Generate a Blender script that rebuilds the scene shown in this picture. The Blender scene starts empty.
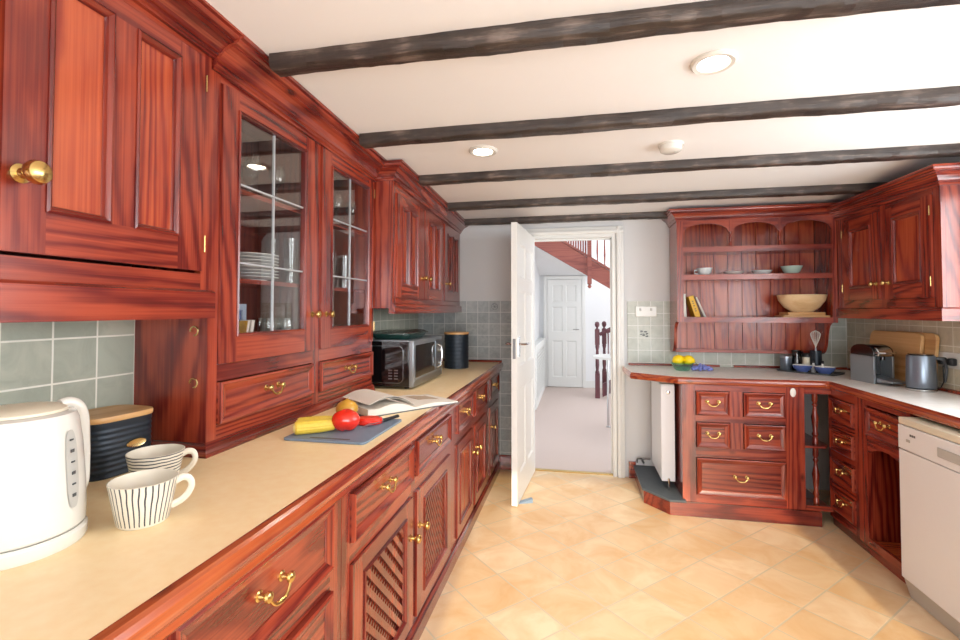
import bpy, math, random
from mathutils import Vector, Matrix
R = math.radians
rnd = random.Random(7)
scene = bpy.context.scene
COL = scene.collection

# ------------------------------------------------------------------ materials
MATS = {}
def new_mat(name):
    m = bpy.data.materials.new(name); m.use_nodes = True
    nt = m.node_tree; nt.nodes.clear()
    out = nt.nodes.new('ShaderNodeOutputMaterial'); b = nt.nodes.new('ShaderNodeBsdfPrincipled')
    nt.links.new(b.outputs[0], out.inputs[0])
    return m, nt, b, out
def N(nt, t, **kw):
    n = nt.nodes.new(t)
    for k, v in kw.items():
        if k.startswith('i_'):
            k2 = k[2:].replace('_', ' ')
            n.inputs[k2].default_value = v
        else: setattr(n, k, v)
    return n
def LK(nt, a, b): nt.links.new(a, b)
def rgb(h):
    h = h.lstrip('#'); v = [int(h[i:i+2], 16)/255 for i in (0, 2, 4)]
    return tuple([(c/12.92 if c <= .04045 else ((c+.055)/1.055)**2.4) for c in v] + [1])
def ramp(nt, stops):
    r = N(nt, 'ShaderNodeValToRGB'); e = r.color_ramp.elements
    e[0].position, e[0].color = stops[0]; e[1].position, e[1].color = stops[-1]
    for p, c in stops[1:-1]:
        x = e.new(p); x.color = c
    return r
def math_n(nt, op, a, b=None):
    n = N(nt, 'ShaderNodeMath', operation=op)
    if hasattr(a, 'links'): LK(nt, a, n.inputs[0])
    else: n.inputs[0].default_value = a
    if b is not None:
        if hasattr(b, 'links'): LK(nt, b, n.inputs[1])
        else: n.inputs[1].default_value = b
    return n.outputs[0]
def simple(key, col, rough=.5, metal=0, coat=0, bump=0, bscale=60, vary=0, spec=.5):
    m, nt, b, out = new_mat(key)
    b.inputs['Base Color'].default_value = rgb(col) if isinstance(col, str) else col
    b.inputs['Roughness'].default_value = rough; b.inputs['Metallic'].default_value = metal
    b.inputs['Coat Weight'].default_value = coat; b.inputs['Coat Roughness'].default_value = .1
    b.inputs['Specular IOR Level'].default_value = spec
    tc = N(nt, 'ShaderNodeTexCoord'); no = N(nt, 'ShaderNodeTexNoise', i_Scale=bscale, i_Detail=4.)
    LK(nt, tc.outputs['Object'], no.inputs['Vector'])
    c = b.inputs['Base Color'].default_value[:]
    mx = N(nt, 'ShaderNodeMix', data_type='RGBA')
    mx.inputs['A'].default_value = tuple(x*(1-vary) for x in c[:3])+(1,)
    mx.inputs['B'].default_value = tuple(min(1, x*(1+vary)) for x in c[:3])+(1,)
    LK(nt, no.outputs['Fac'], mx.inputs['Factor']); LK(nt, mx.outputs['Result'], b.inputs['Base Color'])
    if bump:
        bp = N(nt, 'ShaderNodeBump', i_Strength=bump, i_Distance=.002)
        LK(nt, no.outputs['Fac'], bp.inputs['Height']); LK(nt, bp.outputs[0], b.inputs['Normal'])
    MATS[key] = m; return m

def wood(key, axis, dark, mid, light, rough=.27, coat=.6, ring=34., across=2.6, along=.16, fibre=150., bump=.12, blotch=.55):
    m, nt, b, out = new_mat(key)
    tc = N(nt, 'ShaderNodeTexCoord'); oi = N(nt, 'ShaderNodeObjectInfo')
    off = N(nt, 'ShaderNodeVectorMath', operation='SCALE'); off.inputs[0].default_value = (3.1, 5.7, 9.3)
    LK(nt, oi.outputs['Random'], off.inputs['Scale'])
    add = N(nt, 'ShaderNodeVectorMath', operation='ADD')
    LK(nt, tc.outputs['Object'], add.inputs[0]); LK(nt, off.outputs[0], add.inputs[1])
    def mapped(a, l):
        mp = N(nt, 'ShaderNodeMapping'); s = [a, a, a]; s['XYZ'.index(axis)] = l
        mp.inputs['Scale'].default_value = s; LK(nt, add.outputs[0], mp.inputs['Vector']); return mp.outputs[0]
    n1 = N(nt, 'ShaderNodeTexNoise', i_Scale=1., i_Detail=1., i_Roughness=.35, i_Distortion=.1); LK(nt, mapped(across, along), n1.inputs['Vector'])
    nw = N(nt, 'ShaderNodeTexNoise', i_Scale=1., i_Detail=2.); LK(nt, mapped(22., 4.), nw.inputs['Vector'])
    ph = math_n(nt, 'ADD', math_n(nt, 'MULTIPLY', n1.outputs['Fac'], ring), math_n(nt, 'MULTIPLY', nw.outputs['Fac'], .9))
    s = math_n(nt, 'ADD', math_n(nt, 'MULTIPLY', math_n(nt, 'SINE', math_n(nt, 'MULTIPLY', ph, math.tau)), .5), .5); s = math_n(nt, 'POWER', s, 2.)
    n2 = N(nt, 'ShaderNodeTexNoise', i_Scale=1., i_Detail=3., i_Roughness=.6); LK(nt, mapped(fibre, fibre*.012), n2.inputs['Vector'])
    n3 = N(nt, 'ShaderNodeTexNoise', i_Scale=1., i_Detail=3.); LK(nt, mapped(5., 2.2), n3.inputs['Vector'])
    f = math_n(nt, 'SUBTRACT', 1.0, math_n(nt, 'MULTIPLY', s, .30))
    f = math_n(nt, 'SUBTRACT', f, math_n(nt, 'MULTIPLY', n2.outputs['Fac'], .62))
    f = math_n(nt, 'ADD', f, math_n(nt, 'MULTIPLY', math_n(nt, 'SUBTRACT', n3.outputs['Fac'], .5), blotch*1.3))
    rp = ramp(nt, [(.10, rgb(dark)), (.45, rgb(mid)), (.82, rgb(light))]); LK(nt, f, rp.inputs[0])
    vo = N(nt, 'ShaderNodeTexVoronoi', i_Scale=1.); LK(nt, mapped(5., 2.6), vo.inputs['Vector'])
    kr = ramp(nt, [(.02, (.15, .15, .15, 1)), (.09, (1, 1, 1, 1))]); LK(nt, vo.outputs['Distance'], kr.inputs[0])
    mx = N(nt, 'ShaderNodeMix', data_type='RGBA'); mx.inputs['A'].default_value = rgb(dark)
    LK(nt, kr.outputs[0], mx.inputs['Factor']); LK(nt, rp.outputs[0], mx.inputs['B']); LK(nt, mx.outputs['Result'], b.inputs['Base Color'])
    b.inputs['Roughness'].default_value = rough; b.inputs['Coat Weight'].default_value = coat; b.inputs['Coat Roughness'].default_value = .2
    bp = N(nt, 'ShaderNodeBump', i_Strength=bump, i_Distance=.001); LK(nt, n2.outputs['Fac'], bp.inputs['Height']); LK(nt, bp.outputs[0], b.inputs['Normal'])
    MATS[key] = m; return m

RED = ('#280a0c', '#6d1f17', '#a2432a')
for a in 'XYZ':
    wood('w'+a.lower(), a, *RED)
    wood('pn'+a.lower(), a, '#481311', '#8e3020', '#b85631', ring=32., across=2.6)
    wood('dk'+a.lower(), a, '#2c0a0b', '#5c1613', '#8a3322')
    wood('oak'+a.lower(), a, '#b07c48', '#cb9a60', '#dcb27c', rough=.45, coat=.05, ring=14, blotch=.2)
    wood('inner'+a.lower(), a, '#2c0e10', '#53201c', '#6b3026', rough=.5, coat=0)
    wood('worn'+a.lower(), a, '#3c1012', '#87301f', '#b85c30', rough=.2, coat=.6, ring=10, across=8)
wood('hallwood', 'X', '#6f3430', '#8c4a40', '#a05a4c', rough=.4, coat=.2); wood('newelwood', 'Z', '#3c1c26', '#572c36', '#6a3a40', rough=.4, coat=.2)

def worktop_mat(key, a, b_):
    m, nt, b, out = new_mat(key)
    tc = N(nt, 'ShaderNodeTexCoord'); n = N(nt, 'ShaderNodeTexNoise', i_Scale=28., i_Detail=6., i_Roughness=.6); LK(nt, tc.outputs['Object'], n.inputs['Vector'])
    r = ramp(nt, [(.3, rgb(a)), (.7, rgb(b_))]); LK(nt, n.outputs['Fac'], r.inputs[0]); LK(nt, r.outputs[0], b.inputs['Base Color'])
    b.inputs['Roughness'].default_value = .38; MATS[key] = m
worktop_mat('laminate_cream', '#f7d9a6', '#fce4b8')
worktop_mat('laminate_pale', '#e2ded8', '#efece7')

def tile_mat(key, axes, size, off, c1, c2, grout, mottle, mscale=14, rough=.3, rot=0, mortar=.003, bump=.4, row=None, mfac=.6):
    m, nt, b, out = new_mat(key)
    tc = N(nt, 'ShaderNodeTexCoord'); sp = N(nt, 'ShaderNodeSeparateXYZ'); LK(nt, tc.outputs['Object'], sp.inputs[0])
    cb = N(nt, 'ShaderNodeCombineXYZ'); LK(nt, sp.outputs[axes[0]], cb.inputs[0]); LK(nt, sp.outputs[axes[1]], cb.inputs[1])
    mp = N(nt, 'ShaderNodeMapping'); mp.inputs['Rotation'].default_value = (0, 0, rot); mp.inputs['Location'].default_value = (off[0], off[1], 0)
    LK(nt, cb.outputs[0], mp.inputs['Vector'])
    br = N(nt, 'ShaderNodeTexBrick', offset=0., squash=1.); br.inputs['Scale'].default_value = 1
    br.inputs['Brick Width'].default_value = size; br.inputs['Row Height'].default_value = row or size
    br.inputs['Mortar Size'].default_value = mortar; br.inputs['Mortar Smooth'].default_value = .3
    br.inputs['Color1'].default_value = rgb(c1); br.inputs['Color2'].default_value = rgb(c2); br.inputs['Mortar'].default_value = rgb(grout)
    LK(nt, mp.outputs[0], br.inputs['Vector'])
    n = N(nt, 'ShaderNodeTexNoise', i_Scale=float(mscale), i_Detail=4., i_Roughness=.6, i_Distortion=.8); LK(nt, tc.outputs['Object'], n.inputs['Vector'])
    r = ramp(nt, [(.38, (0, 0, 0, 1)), (.7, (mfac, mfac, mfac, 1))]); LK(nt, n.outputs['Fac'], r.inputs[0])
    inv = math_n(nt, 'SUBTRACT', 1., br.outputs['Fac']); fac = math_n(nt, 'MULTIPLY', r.outputs[0], inv)
    mx = N(nt, 'ShaderNodeMix', data_type='RGBA'); LK(nt, fac, mx.inputs['Factor']); LK(nt, br.outputs['Color'], mx.inputs['A']); mx.inputs['B'].default_value = rgb(mottle)
    LK(nt, mx.outputs['Result'], b.inputs['Base Color']); b.inputs['Roughness'].default_value = rough
    bp = N(nt, 'ShaderNodeBump', i_Strength=bump, i_Distance=.0015); LK(nt, inv, bp.inputs['Height']); LK(nt, bp.outputs[0], b.inputs['Normal'])
    MATS[key] = m
tile_mat('floor_tile', 'XY', .249, (.0325, .0454), '#edd6b6', '#e0bf94', '#cdbda2', '#cf9c5c', 4.2, .34, R(45), .0045, .35, mfac=.6)
tile_mat('tile_grey', 'XZ', .1, (.05, -.041), '#a6acae', '#bbbfbd', '#dadbd8', '#868d91', 26)
tile_mat('tile_pale', 'XZ', .1, (.013, -.033), '#c4c7bc', '#b7bbb0', '#e0e1dc', '#a3a89c', 16)
tile_mat('tile_green', 'YZ', .122, (-.06, -.061), '#b2b5a6', '#a2a99b', '#e0dfd4', '#8d9488', 12)
tile_mat('tile_beige', 'YZ', .115, (-.05, -.03), '#d6cbb0', '#c6bca2', '#e6e1d2', '#b0a890', 18, row=.103)

simple('paint_wall', '#d9dadb', .9, bump=.1); simple('paint_ceiling', '#e9e8e6', .95, bump=.25, bscale=25)
simple('paint_gloss', '#e6e7e4', .35, vary=.02); simple('hall_white', '#eceef0', .9)
simple('carpet', '#cbbab2', 1., bump=.6, bscale=400, vary=.08)
simple('brass', '#d6b673', .25, 1); simple('brass_pale', '#d8bd86', .25, 1)
simple('chrome', '#c8cacc', .12, 1); simple('steel', '#9aa0a6', .3, 1)
simple('black_gloss', '#0c0d0f', .12, coat=.5); simple('black_matt', '#15171a', .5)
simple('dark_tin', '#27303a', .42, .4); simple('slate_board', '#76879a', .55, bump=.2)
simple('white_plastic', '#dcdad2', .2, coat=.3, vary=.01); simple('white_enamel', '#e6e7e8', .3, vary=.01); simple('cream_top', '#ded6bf', .4)
simple('grey_plastic', '#b5b4ae', .4); simple('grey_dark', '#4b4e50', .5); simple('pink_white', '#e9dcd4', .3)
simple('rad_white', '#e4e7ec', .3); simple('china', '#e8ecea', .18, coat=.4); simple('china_green', '#b9d2c6', .18, coat=.4)
simple('blue_bowl', '#5a6fae', .2, coat=.4, vary=.25, bscale=90); simple('grape', '#7c86cc', .3, vary=.5, bscale=70); simple('grape_stem', '#5c6b3a', .7)
simple('lemon', '#f4d20c', .4, bump=.5, bscale=120, vary=.05); simple('corn', '#e6c64a', .35, vary=.12, bscale=120); simple('corn_end', '#e3cf8e', .7)
simple('pepper', '#e02a14', .15, coat=.6, vary=.12, bscale=30); simple('pepper_flesh', '#e8492e', .4, vary=.1)
simple('onion', '#cf9a34', .3, coat=.3, vary=.28, bscale=40); simple('onion_root', '#b79a68', .9)
simple('paper', '#e2ddd3', .8, vary=.04, bscale=200); simple('paper_print', '#b7a48e', .8, vary=.35, bscale=40); simple('book_cover', '#5e6468', .5)
simple('book_yellow', '#d6a624', .5, vary=.15, bscale=50); simple('book_white', '#d8d3c8', .6, vary=.05); simple('book_dark', '#5a3a30', .6); simple('book_red', '#8f2f26', .5)
simple('book_blue', '#3b5a86', .5); simple('frame_blue', '#9db3c8', .5)
simple('steel_grey', '#a4adb4', .3, .75); simple('kettle_grey', '#7d8794', .28, .7); simple('lead', '#c4c8cc', .35, .5)
simple('dish_green', '#1d3a35', .25, coat=.3); simple('rubber', '#141414', .7); simple('blue_grey', '#7f93a8', .5)
simple('ink', '#2e3438', .5); simple('slate_dark', '#4c545b', .6, vary=.2, bscale=30)
wood('bowl_wood', 'X', '#c4a070', '#dcba8a', '#ead2a8', rough=.5, coat=.05, ring=12, blotch=.25)

def beam_mat():
    m, nt, b, out = new_mat('beam'); tc = N(nt, 'ShaderNodeTexCoord')
    mp = N(nt, 'ShaderNodeMapping'); mp.inputs['Scale'].default_value = (3, 40, 40); LK(nt, tc.outputs['Object'], mp.inputs['Vector'])
    n = N(nt, 'ShaderNodeTexNoise', i_Scale=1., i_Detail=5., i_Roughness=.7); LK(nt, mp.outputs[0], n.inputs['Vector'])
    n2 = N(nt, 'ShaderNodeTexNoise', i_Scale=9., i_Detail=3.); LK(nt, tc.outputs['Object'], n2.inputs['Vector'])
    f = math_n(nt, 'ADD', math_n(nt, 'MULTIPLY', n.outputs['Fac'], .6), math_n(nt, 'MULTIPLY', n2.outputs['Fac'], .4))
    r = ramp(nt, [(.34, rgb('#1c1614')), (.54, rgb('#40352f')), (.70, rgb('#86756a'))]); LK(nt, f, r.inputs[0]); LK(nt, r.outputs[0], b.inputs['Base Color'])
    b.inputs['Roughness'].default_value = .42
    bp = N(nt, 'ShaderNodeBump', i_Strength=1., i_Distance=.010); LK(nt, f, bp.inputs['Height']); LK(nt, bp.outputs[0], b.inputs['Normal']); MATS['beam'] = m
beam_mat()
def glass_mat(key, tint=(1, 1, 1, 1), refl=.12, rough=.0):
    m = bpy.data.materials.new(key); m.use_nodes = True; nt = m.node_tree; nt.nodes.clear()
    out = N(nt, 'ShaderNodeOutputMaterial'); tr = N(nt, 'ShaderNodeBsdfTransparent'); gl = N(nt, 'ShaderNodeBsdfGlossy')
    tr.inputs[0].default_value = tint; gl.inputs['Roughness'].default_value = rough
    lw = N(nt, 'ShaderNodeLayerWeight', i_Blend=.5); f = math_n(nt, 'ADD', math_n(nt, 'MULTIPLY', math_n(nt, 'POWER', lw.outputs['Facing'], 3.5), .7), refl)
    mx = N(nt, 'ShaderNodeMixShader'); LK(nt, f, mx.inputs[0]); LK(nt, tr.outputs[0], mx.inputs[1]); LK(nt, gl.outputs[0], mx.inputs[2]); LK(nt, mx.outputs[0], out.inputs[0])
    MATS[key] = m
glass_mat('pane', refl=.11); glass_mat('glassware', (.93, .97, .96, 1), refl=.12); glass_mat('green_glass', (.66, .92, .86, 1), refl=.12)
def emit(key, col, s):
    m = bpy.data.materials.new(key); m.use_nodes = True; nt = m.node_tree; nt.nodes.clear()
    out = N(nt, 'ShaderNodeOutputMaterial'); e = N(nt, 'ShaderNodeEmission'); e.inputs[0].default_value = rgb(col); e.inputs[1].default_value = s
    LK(nt, e.outputs[0], out.inputs[0]); MATS[key] = m
emit('bulb', '#fff0dc', 14)
def stripe_mat():
    m, nt, b, out = new_mat('mug_stripe'); tc = N(nt, 'ShaderNodeTexCoord'); sp = N(nt, 'ShaderNodeSeparateXYZ'); LK(nt, tc.outputs['Object'], sp.inputs[0])
    a = math_n(nt, 'ARCTAN2', sp.outputs['Y'], sp.outputs['X'])
    n = N(nt, 'ShaderNodeTexNoise', i_Scale=25., i_Detail=1.); LK(nt, tc.outputs['Object'], n.inputs['Vector'])
    a = math_n(nt, 'ADD', math_n(nt, 'MULTIPLY', a, 34/math.tau), math_n(nt, 'MULTIPLY', n.outputs['Fac'], .5))
    f = math_n(nt, 'LESS_THAN', math_n(nt, 'FRACT', a), .27)
    f = math_n(nt, 'MULTIPLY', f, math_n(nt, 'GREATER_THAN', sp.outputs['Z'], .006))
    mx = N(nt, 'ShaderNodeMix', data_type='RGBA'); LK(nt, f, mx.inputs['Factor']); mx.inputs['A'].default_value = rgb('#e0dacb'); mx.inputs['B'].default_value = rgb('#3c4148')
    LK(nt, mx.outputs['Result'], b.inputs['Base Color']); b.inputs['Roughness'].default_value = .3; MATS['mug_stripe'] = m
stripe_mat()
def ring_mat():
    m, nt, b, out = new_mat('mug_ring'); tc = N(nt, 'ShaderNodeTexCoord'); sp = N(nt, 'ShaderNodeSeparateXYZ'); LK(nt, tc.outputs['Object'], sp.inputs[0])
    n = N(nt, 'ShaderNodeTexNoise', i_Scale=25., i_Detail=1.); LK(nt, tc.outputs['Object'], n.inputs['Vector'])
    a = math_n(nt, 'ADD', math_n(nt, 'MULTIPLY', sp.outputs['Z'], 115.), math_n(nt, 'MULTIPLY', n.outputs['Fac'], .5))
    f = math_n(nt, 'LESS_THAN', math_n(nt, 'FRACT', a), .36)
    mx = N(nt, 'ShaderNodeMix', data_type='RGBA'); LK(nt, f, mx.inputs['Factor']); mx.inputs['A'].default_value = rgb('#e0dacb'); mx.inputs['B'].default_value = rgb('#3c4148')
    LK(nt, mx.outputs['Result'], b.inputs['Base Color']); b.inputs['Roughness'].default_value = .3; MATS['mug_ring'] = m
ring_mat(); simple('mug_plain', '#ddd5c4', .3, coat=.2)

# ------------------------------------------------------------------ mesh builder
class MB:
    def __init__(s): s.v = []; s.f = []; s.m = []
    def add(s, vs, fs, mat):
        o = len(s.v); s.v += [tuple(p) for p in vs]
        for f in fs: s.f.append([i+o for i in f]); s.m.append(mat)
        return s
    def box(s, x0, x1, y0, y1, z0, z1, mat='wz'):
        x0, x1 = sorted((x0, x1)); y0, y1 = sorted((y0, y1)); z0, z1 = sorted((z0, z1))
        v = [(x0,y0,z0),(x1,y0,z0),(x1,y1,z0),(x0,y1,z0),(x0,y0,z1),(x1,y0,z1),(x1,y1,z1),(x0,y1,z1)]
        return s.add(v, [(0,3,2,1),(4,5,6,7),(0,1,5,4),(1,2,6,5),(2,3,7,6),(3,0,4,7)], mat)
    def prism(s, poly, axis, a, b, mat):
        """poly in the two other axes (cyclic order), extruded along axis from a to b"""
        ar = sum(poly[i][0]*poly[(i+1) % len(poly)][1]-poly[(i+1) % len(poly)][0]*poly[i][1] for i in range(len(poly)))
        if ar < 0: poly = poly[::-1]
        if a > b: a, b = b, a
        def P(p, t): return {'X': (t, p[0], p[1]), 'Y': (p[1], t, p[0]), 'Z': (p[0], p[1], t)}[axis]
        n = len(poly); v = [P(p, a) for p in poly]+[P(p, b) for p in poly]
        f = [tuple(range(n))[::-1], tuple(range(n, 2*n))]+[(i, (i+1) % n, n+(i+1) % n, n+i) for i in range(n)]
        return s.add(v, f, mat)
    def lathe(s, prof, c=(0,0,0), axis='Z', seg=24, mat='brass', ax=1., ay=1., a0=0):
        """prof [(r, h)]; open profile, ends at r=0 closed"""
        v = []; f = []
        def P(r, h, k):
            t = math.tau*k/seg+a0; x, y = r*math.cos(t)*ax, r*math.sin(t)*ay
            q = {'Z': (x, y, h), 'Y': (x, h, -y), 'X': (h, x, y), '-Y': (x, -h, y)}[axis]
            return (q[0]+c[0], q[1]+c[1], q[2]+c[2])
        rings = []
        for r, h in prof:
            if r < 1e-6: rings.append([len(v)]); v.append(P(0, h, 0))
            else: rings.append(list(range(len(v), len(v)+seg))); v += [P(r, h, k) for k in range(seg)]
        for A, B in zip(rings, rings[1:]):
            for k in range(seg):
                k2 = (k+1) % seg
                if len(A) == 1 and len(B) > 1: f.append((A[0], B[k2], B[k]))
                elif len(B) == 1 and len(A) > 1: f.append((A[k], A[k2], B[0]))
                elif len(A) > 1: f.append((A[k], A[k2], B[k2], B[k]))
        return s.add(v, f, mat)
    def tube(s, pts, r, seg=8, mat='brass', closed=False, flat=1.):
        pts = [Vector(p) for p in pts]; n = len(pts); rs = r if isinstance(r, (list, tuple)) else [r]*n
        v = []; prev = None
        for i, p in enumerate(pts):
            if closed: d = pts[(i+1) % n]-pts[i-1]
            else: d = pts[min(i+1, n-1)]-pts[max(i-1, 0)]
            d.normalize()
            if prev is None:
                up = Vector((0,0,1)) if abs(d.z) < .9 else Vector((1,0,0)); a = d.cross(up).normalized()
            else:
                a = (prev-d*prev.dot(d)).normalized()
            prev = a; b = d.cross(a)
            for k in range(seg):
                t = math.tau*k/seg; v.append(p+a*math.cos(t)*rs[i]+b*math.sin(t)*rs[i]*flat)
        f = []
        for i in range(n if closed else n-1):
            j = (i+1) % n
            for k in range(seg):
                k2 = (k+1) % seg; f.append((i*seg+k, i*seg+k2, j*seg+k2, j*seg+k))
        if not closed: f += [tuple(range(seg))[::-1], tuple(range((n-1)*seg, n*seg))]
        return s.add(v, f, mat)
    def picture(s, x0, x1, z0, z1, prof, mh='wx', mv='wz'):
        """mitred moulding round a rectangle in the XZ plane; prof [(inset, y)]"""
        for side in range(4):
            v = []; f = []
            for d, y in prof:
                c = [(x0+d, y, z0+d), (x1-d, y, z0+d), (x1-d, y, z1-d), (x0+d, y, z1-d)]
                v += [c[side], c[(side+1) % 4]]
            for i in range(len(prof)-1): f.append((2*i, 2*i+1, 2*i+3, 2*i+2))
            s.add(v, f, mh if side % 2 == 0 else mv)
        return s
    def sweep(s, path, prof, side=1, mat='wx', caps=True, mats=None, seg={}):
        """closed profile [(out, dz)] along an XY polyline (x,y,z), mitred"""
        n = len(path); P = [Vector(p) for p in path]; v = []
        for i in range(n):
            ds = []
            if i > 0: d = (P[i]-P[i-1]); d.z = 0; ds.append(d.normalized())
            if i < n-1: d = (P[i+1]-P[i]); d.z = 0; ds.append(d.normalized())
            ns = [Vector((d.y, -d.x, 0))*side for d in ds]
            m = sum(ns, Vector()).normalized(); k = 1/max(.3, m.dot(ns[0]))
            v.append([P[i]+m*(o*k)+Vector((0, 0, z)) for o, z in prof])
        q = len(prof)
        for i in range(n-1):
            vs = v[i]+v[i+1]; fs = [(j, (j+1) % q, q+(j+1) % q, q+j) for j in range(q)]
            for j, q_ in enumerate(fs): s.add([vs[k] for k in q_], [(0, 1, 2, 3)], seg.get(j) or (mats[i] if mats else mat))
        if caps: s.add(v[0], [tuple(range(q))], mat); s.add(v[-1], [tuple(range(q))[::-1]], mat)
        return s
    def blob(s, c, rx, ry, rz, mat, seg=16, rings=10, fn=None):
        v = []; f = []
        for i in range(rings+1):
            ph = math.pi*i/rings
            for k in range(seg):
                t = math.tau*k/seg; d = Vector((math.sin(ph)*math.cos(t), math.sin(ph)*math.sin(t), math.cos(ph)))
                q = fn(d) if fn else 1
                v.append((c[0]+d.x*rx*q, c[1]+d.y*ry*q, c[2]+d.z*rz*q))
        for i in range(rings):
            for k in range(seg): f.append((i*seg+k, (i+1)*seg+k, (i+1)*seg+(k+1) % seg, i*seg+(k+1) % seg))
        return s.add(v, f, mat)
    def xform(s, M):
        s.v = [tuple(M @ Vector(p)) for p in s.v]; return s
    def build(s, name, parent=None, bevel=0, smooth=True, angle=35, loc=None):
        import bmesh
        me = bpy.data.meshes.new(name); me.from_pydata(s.v, [], s.f)
        keys = []
        for k in s.m:
            if k not in keys: keys.append(k)
        for k in keys: me.materials.append(MATS[k])
        me.polygons.foreach_set('material_index', [keys.index(k) for k in s.m])
        bm = bmesh.new(); bm.from_mesh(me); bmesh.ops.remove_doubles(bm, verts=bm.verts, dist=1e-6) if len(s.v) < 0 else None
        bmesh.ops.recalc_face_normals(bm, faces=bm.faces); bm.to_mesh(me); bm.free()
        if smooth: me.polygons.foreach_set('use_smooth', [True]*len(me.polygons)); me.set_sharp_from_angle(angle=R(angle))
        me.update()
        o = bpy.data.objects.new(name, me); COL.objects.link(o)
        if parent: o.parent = parent
        if loc: o.location = loc
        if bevel:
            b = o.modifiers.new('bevel', 'BEVEL'); b.width = bevel; b.segments = 2; b.limit_method = 'ANGLE'; b.angle_limit = R(50)
        return o

def tag(o, label=None, cat=None, group=None, kind=None):
    if label: o['label'] = label
    if cat: o['category'] = cat
    if group: o['group'] = group
    if kind: o['kind'] = kind
    return o
def thing(name, label, cat, loc=(0,0,0), rz=0, group=None):
    o = bpy.data.objects.new(name, None); o.empty_display_size = .05; COL.objects.link(o)
    o.location = loc; o.rotation_euler = (0, 0, R(rz)); return tag(o, label, cat, group)
def struct(mb, name, bevel=0, **k):
    return tag(mb.build(name, None, bevel, **k), kind='structure')
def copy_tree(o, parent=None):
    c = o.copy(); COL.objects.link(c); c.parent = parent
    for ch in [x for x in bpy.data.objects if x.parent == o]: copy_tree(ch, c)
    return c
def share(name, src, parent, loc, rot=(0,0,0), scale=None):
    """another object on the same mesh, as a child"""
    o = bpy.data.objects.new(name, src); COL.objects.link(o); o.parent = parent; o.location = loc; o.rotation_euler = rot
    if scale: o.scale = scale
    return o

def H(y): return 2.12+.035*(4.08-y)     # the old ceiling sags towards the far wall

# ------------------------------------------------------------------ hardware (meshes shared by all handles and knobs)
def mesh_of(mb, nm):
    o = mb.build(nm); me = o.data; bpy.data.objects.remove(o); return me
b = MB()
for sx in (-1, 1):
    b.lathe([(0,0),(.011,0),(.011,.002),(.007,.004),(.0055,.014),(.009,.017),(.0115,.021),(.010,.026),(.005,.029),(0,.0295)], (sx*.036,0,0), '-Y', 14, 'brass')
pts = []
for i in range(21):
    t = -1+2*i/20; x = .036*t; drop = .026*(1-abs(t)**3.2)
    pts.append((x, -.022-.004*(1-t*t), -drop))
b.tube(pts, [.0032+.0016*(1-abs(-1+2*i/20)) for i in range(21)], 8, 'brass')
BAIL = mesh_of(b, 'bail_handle')
KNOB = mesh_of(MB().lathe([(0,0),(.014,0),(.014,.003),(.008,.006),(.006,.016),(.010,.021),(.0165,.027),(.018,.033),(.0155,.040),(.008,.044),(0,.045)], (0,0,0), '-Y', 18, 'brass'), 'knob')
def sm(P, n=4):
    """Catmull-Rom resampling of points or radii"""
    o = []; sc = not isinstance(P[0], (tuple, list))
    Q = [(p,) for p in P] if sc else P
    for i in range(len(Q)-1):
        a, b_, c, d = Q[max(0, i-1)], Q[i], Q[i+1], Q[min(len(Q)-1, i+2)]
        for k in range(n):
            t = k/n; o.append(tuple(.5*(2*y+(z-x)*t+(2*x-5*y+4*z-w)*t*t+(3*y-x-3*z+w)*t**3) for x, y, z, w in zip(a, b_, c, d)))
    o.append(tuple(Q[-1])); return [q[0] for q in o] if sc else o
def handle(parent, x, z, y=-.012, s=1.): return share('handle', BAIL, parent, (x, y, z), scale=(s, s, s))
def knob(parent, x, z, y=-.014, s=1.): return share('knob', KNOB, parent, (x, y, z), scale=(s, s, s))

# ------------------------------------------------------------------ joinery (front at y=0 facing -y, x to the right, z up)
def hinge(parent, x, zs):
    for z in zs: MB().lathe([(0,0),(.0022,0),(.0022,.05),(0,.05)], (x, -.016, z), 'Z', 8, 'brass').build('hinge', parent)
def drawer(T, x0, x1, z0, z1, hs=1., name='drawer', deep=.3):
    b = MB(); e = .003
    b.box(x0+e, x1-e, -.004, .016, z0+e, z1-e, 'wx')
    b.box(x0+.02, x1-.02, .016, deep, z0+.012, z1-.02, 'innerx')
    b.picture(x0+e, x1-e, z0+e, z1-e, [(0,-.004),(0,-.014),(.006,-.017),(.012,-.013),(.016,-.012),(.03,-.0065),(.031,-.0045)])
    o = b.build(name, T); handle(o, (x0+x1)/2, (z0+z1)/2+.012, -.004, hs); return o
def clip(poly, x0, x1, z0, z1):
    def cut(pl, ins, inter):
        out = []
        for i in range(len(pl)):
            a, c = pl[i-1], pl[i]
            if ins(c):
                if not ins(a): out.append(inter(a, c))
                out.append(c)
            elif ins(a): out.append(inter(a, c))
        return out
    for k, v, sg in ((0,x0,1),(0,x1,-1),(1,z0,1),(1,z1,-1)):
        if not poly: return []
        def it(a, c, k=k, v=v):
            t = (v-a[k])/(c[k]-a[k]); return (a[0]+(c[0]-a[0])*t, a[1]+(c[1]-a[1])*t)
        poly = cut(poly, lambda p, k=k, v=v, sg=sg: (p[k]-v)*sg >= -1e-9, it)
    return poly
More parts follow.
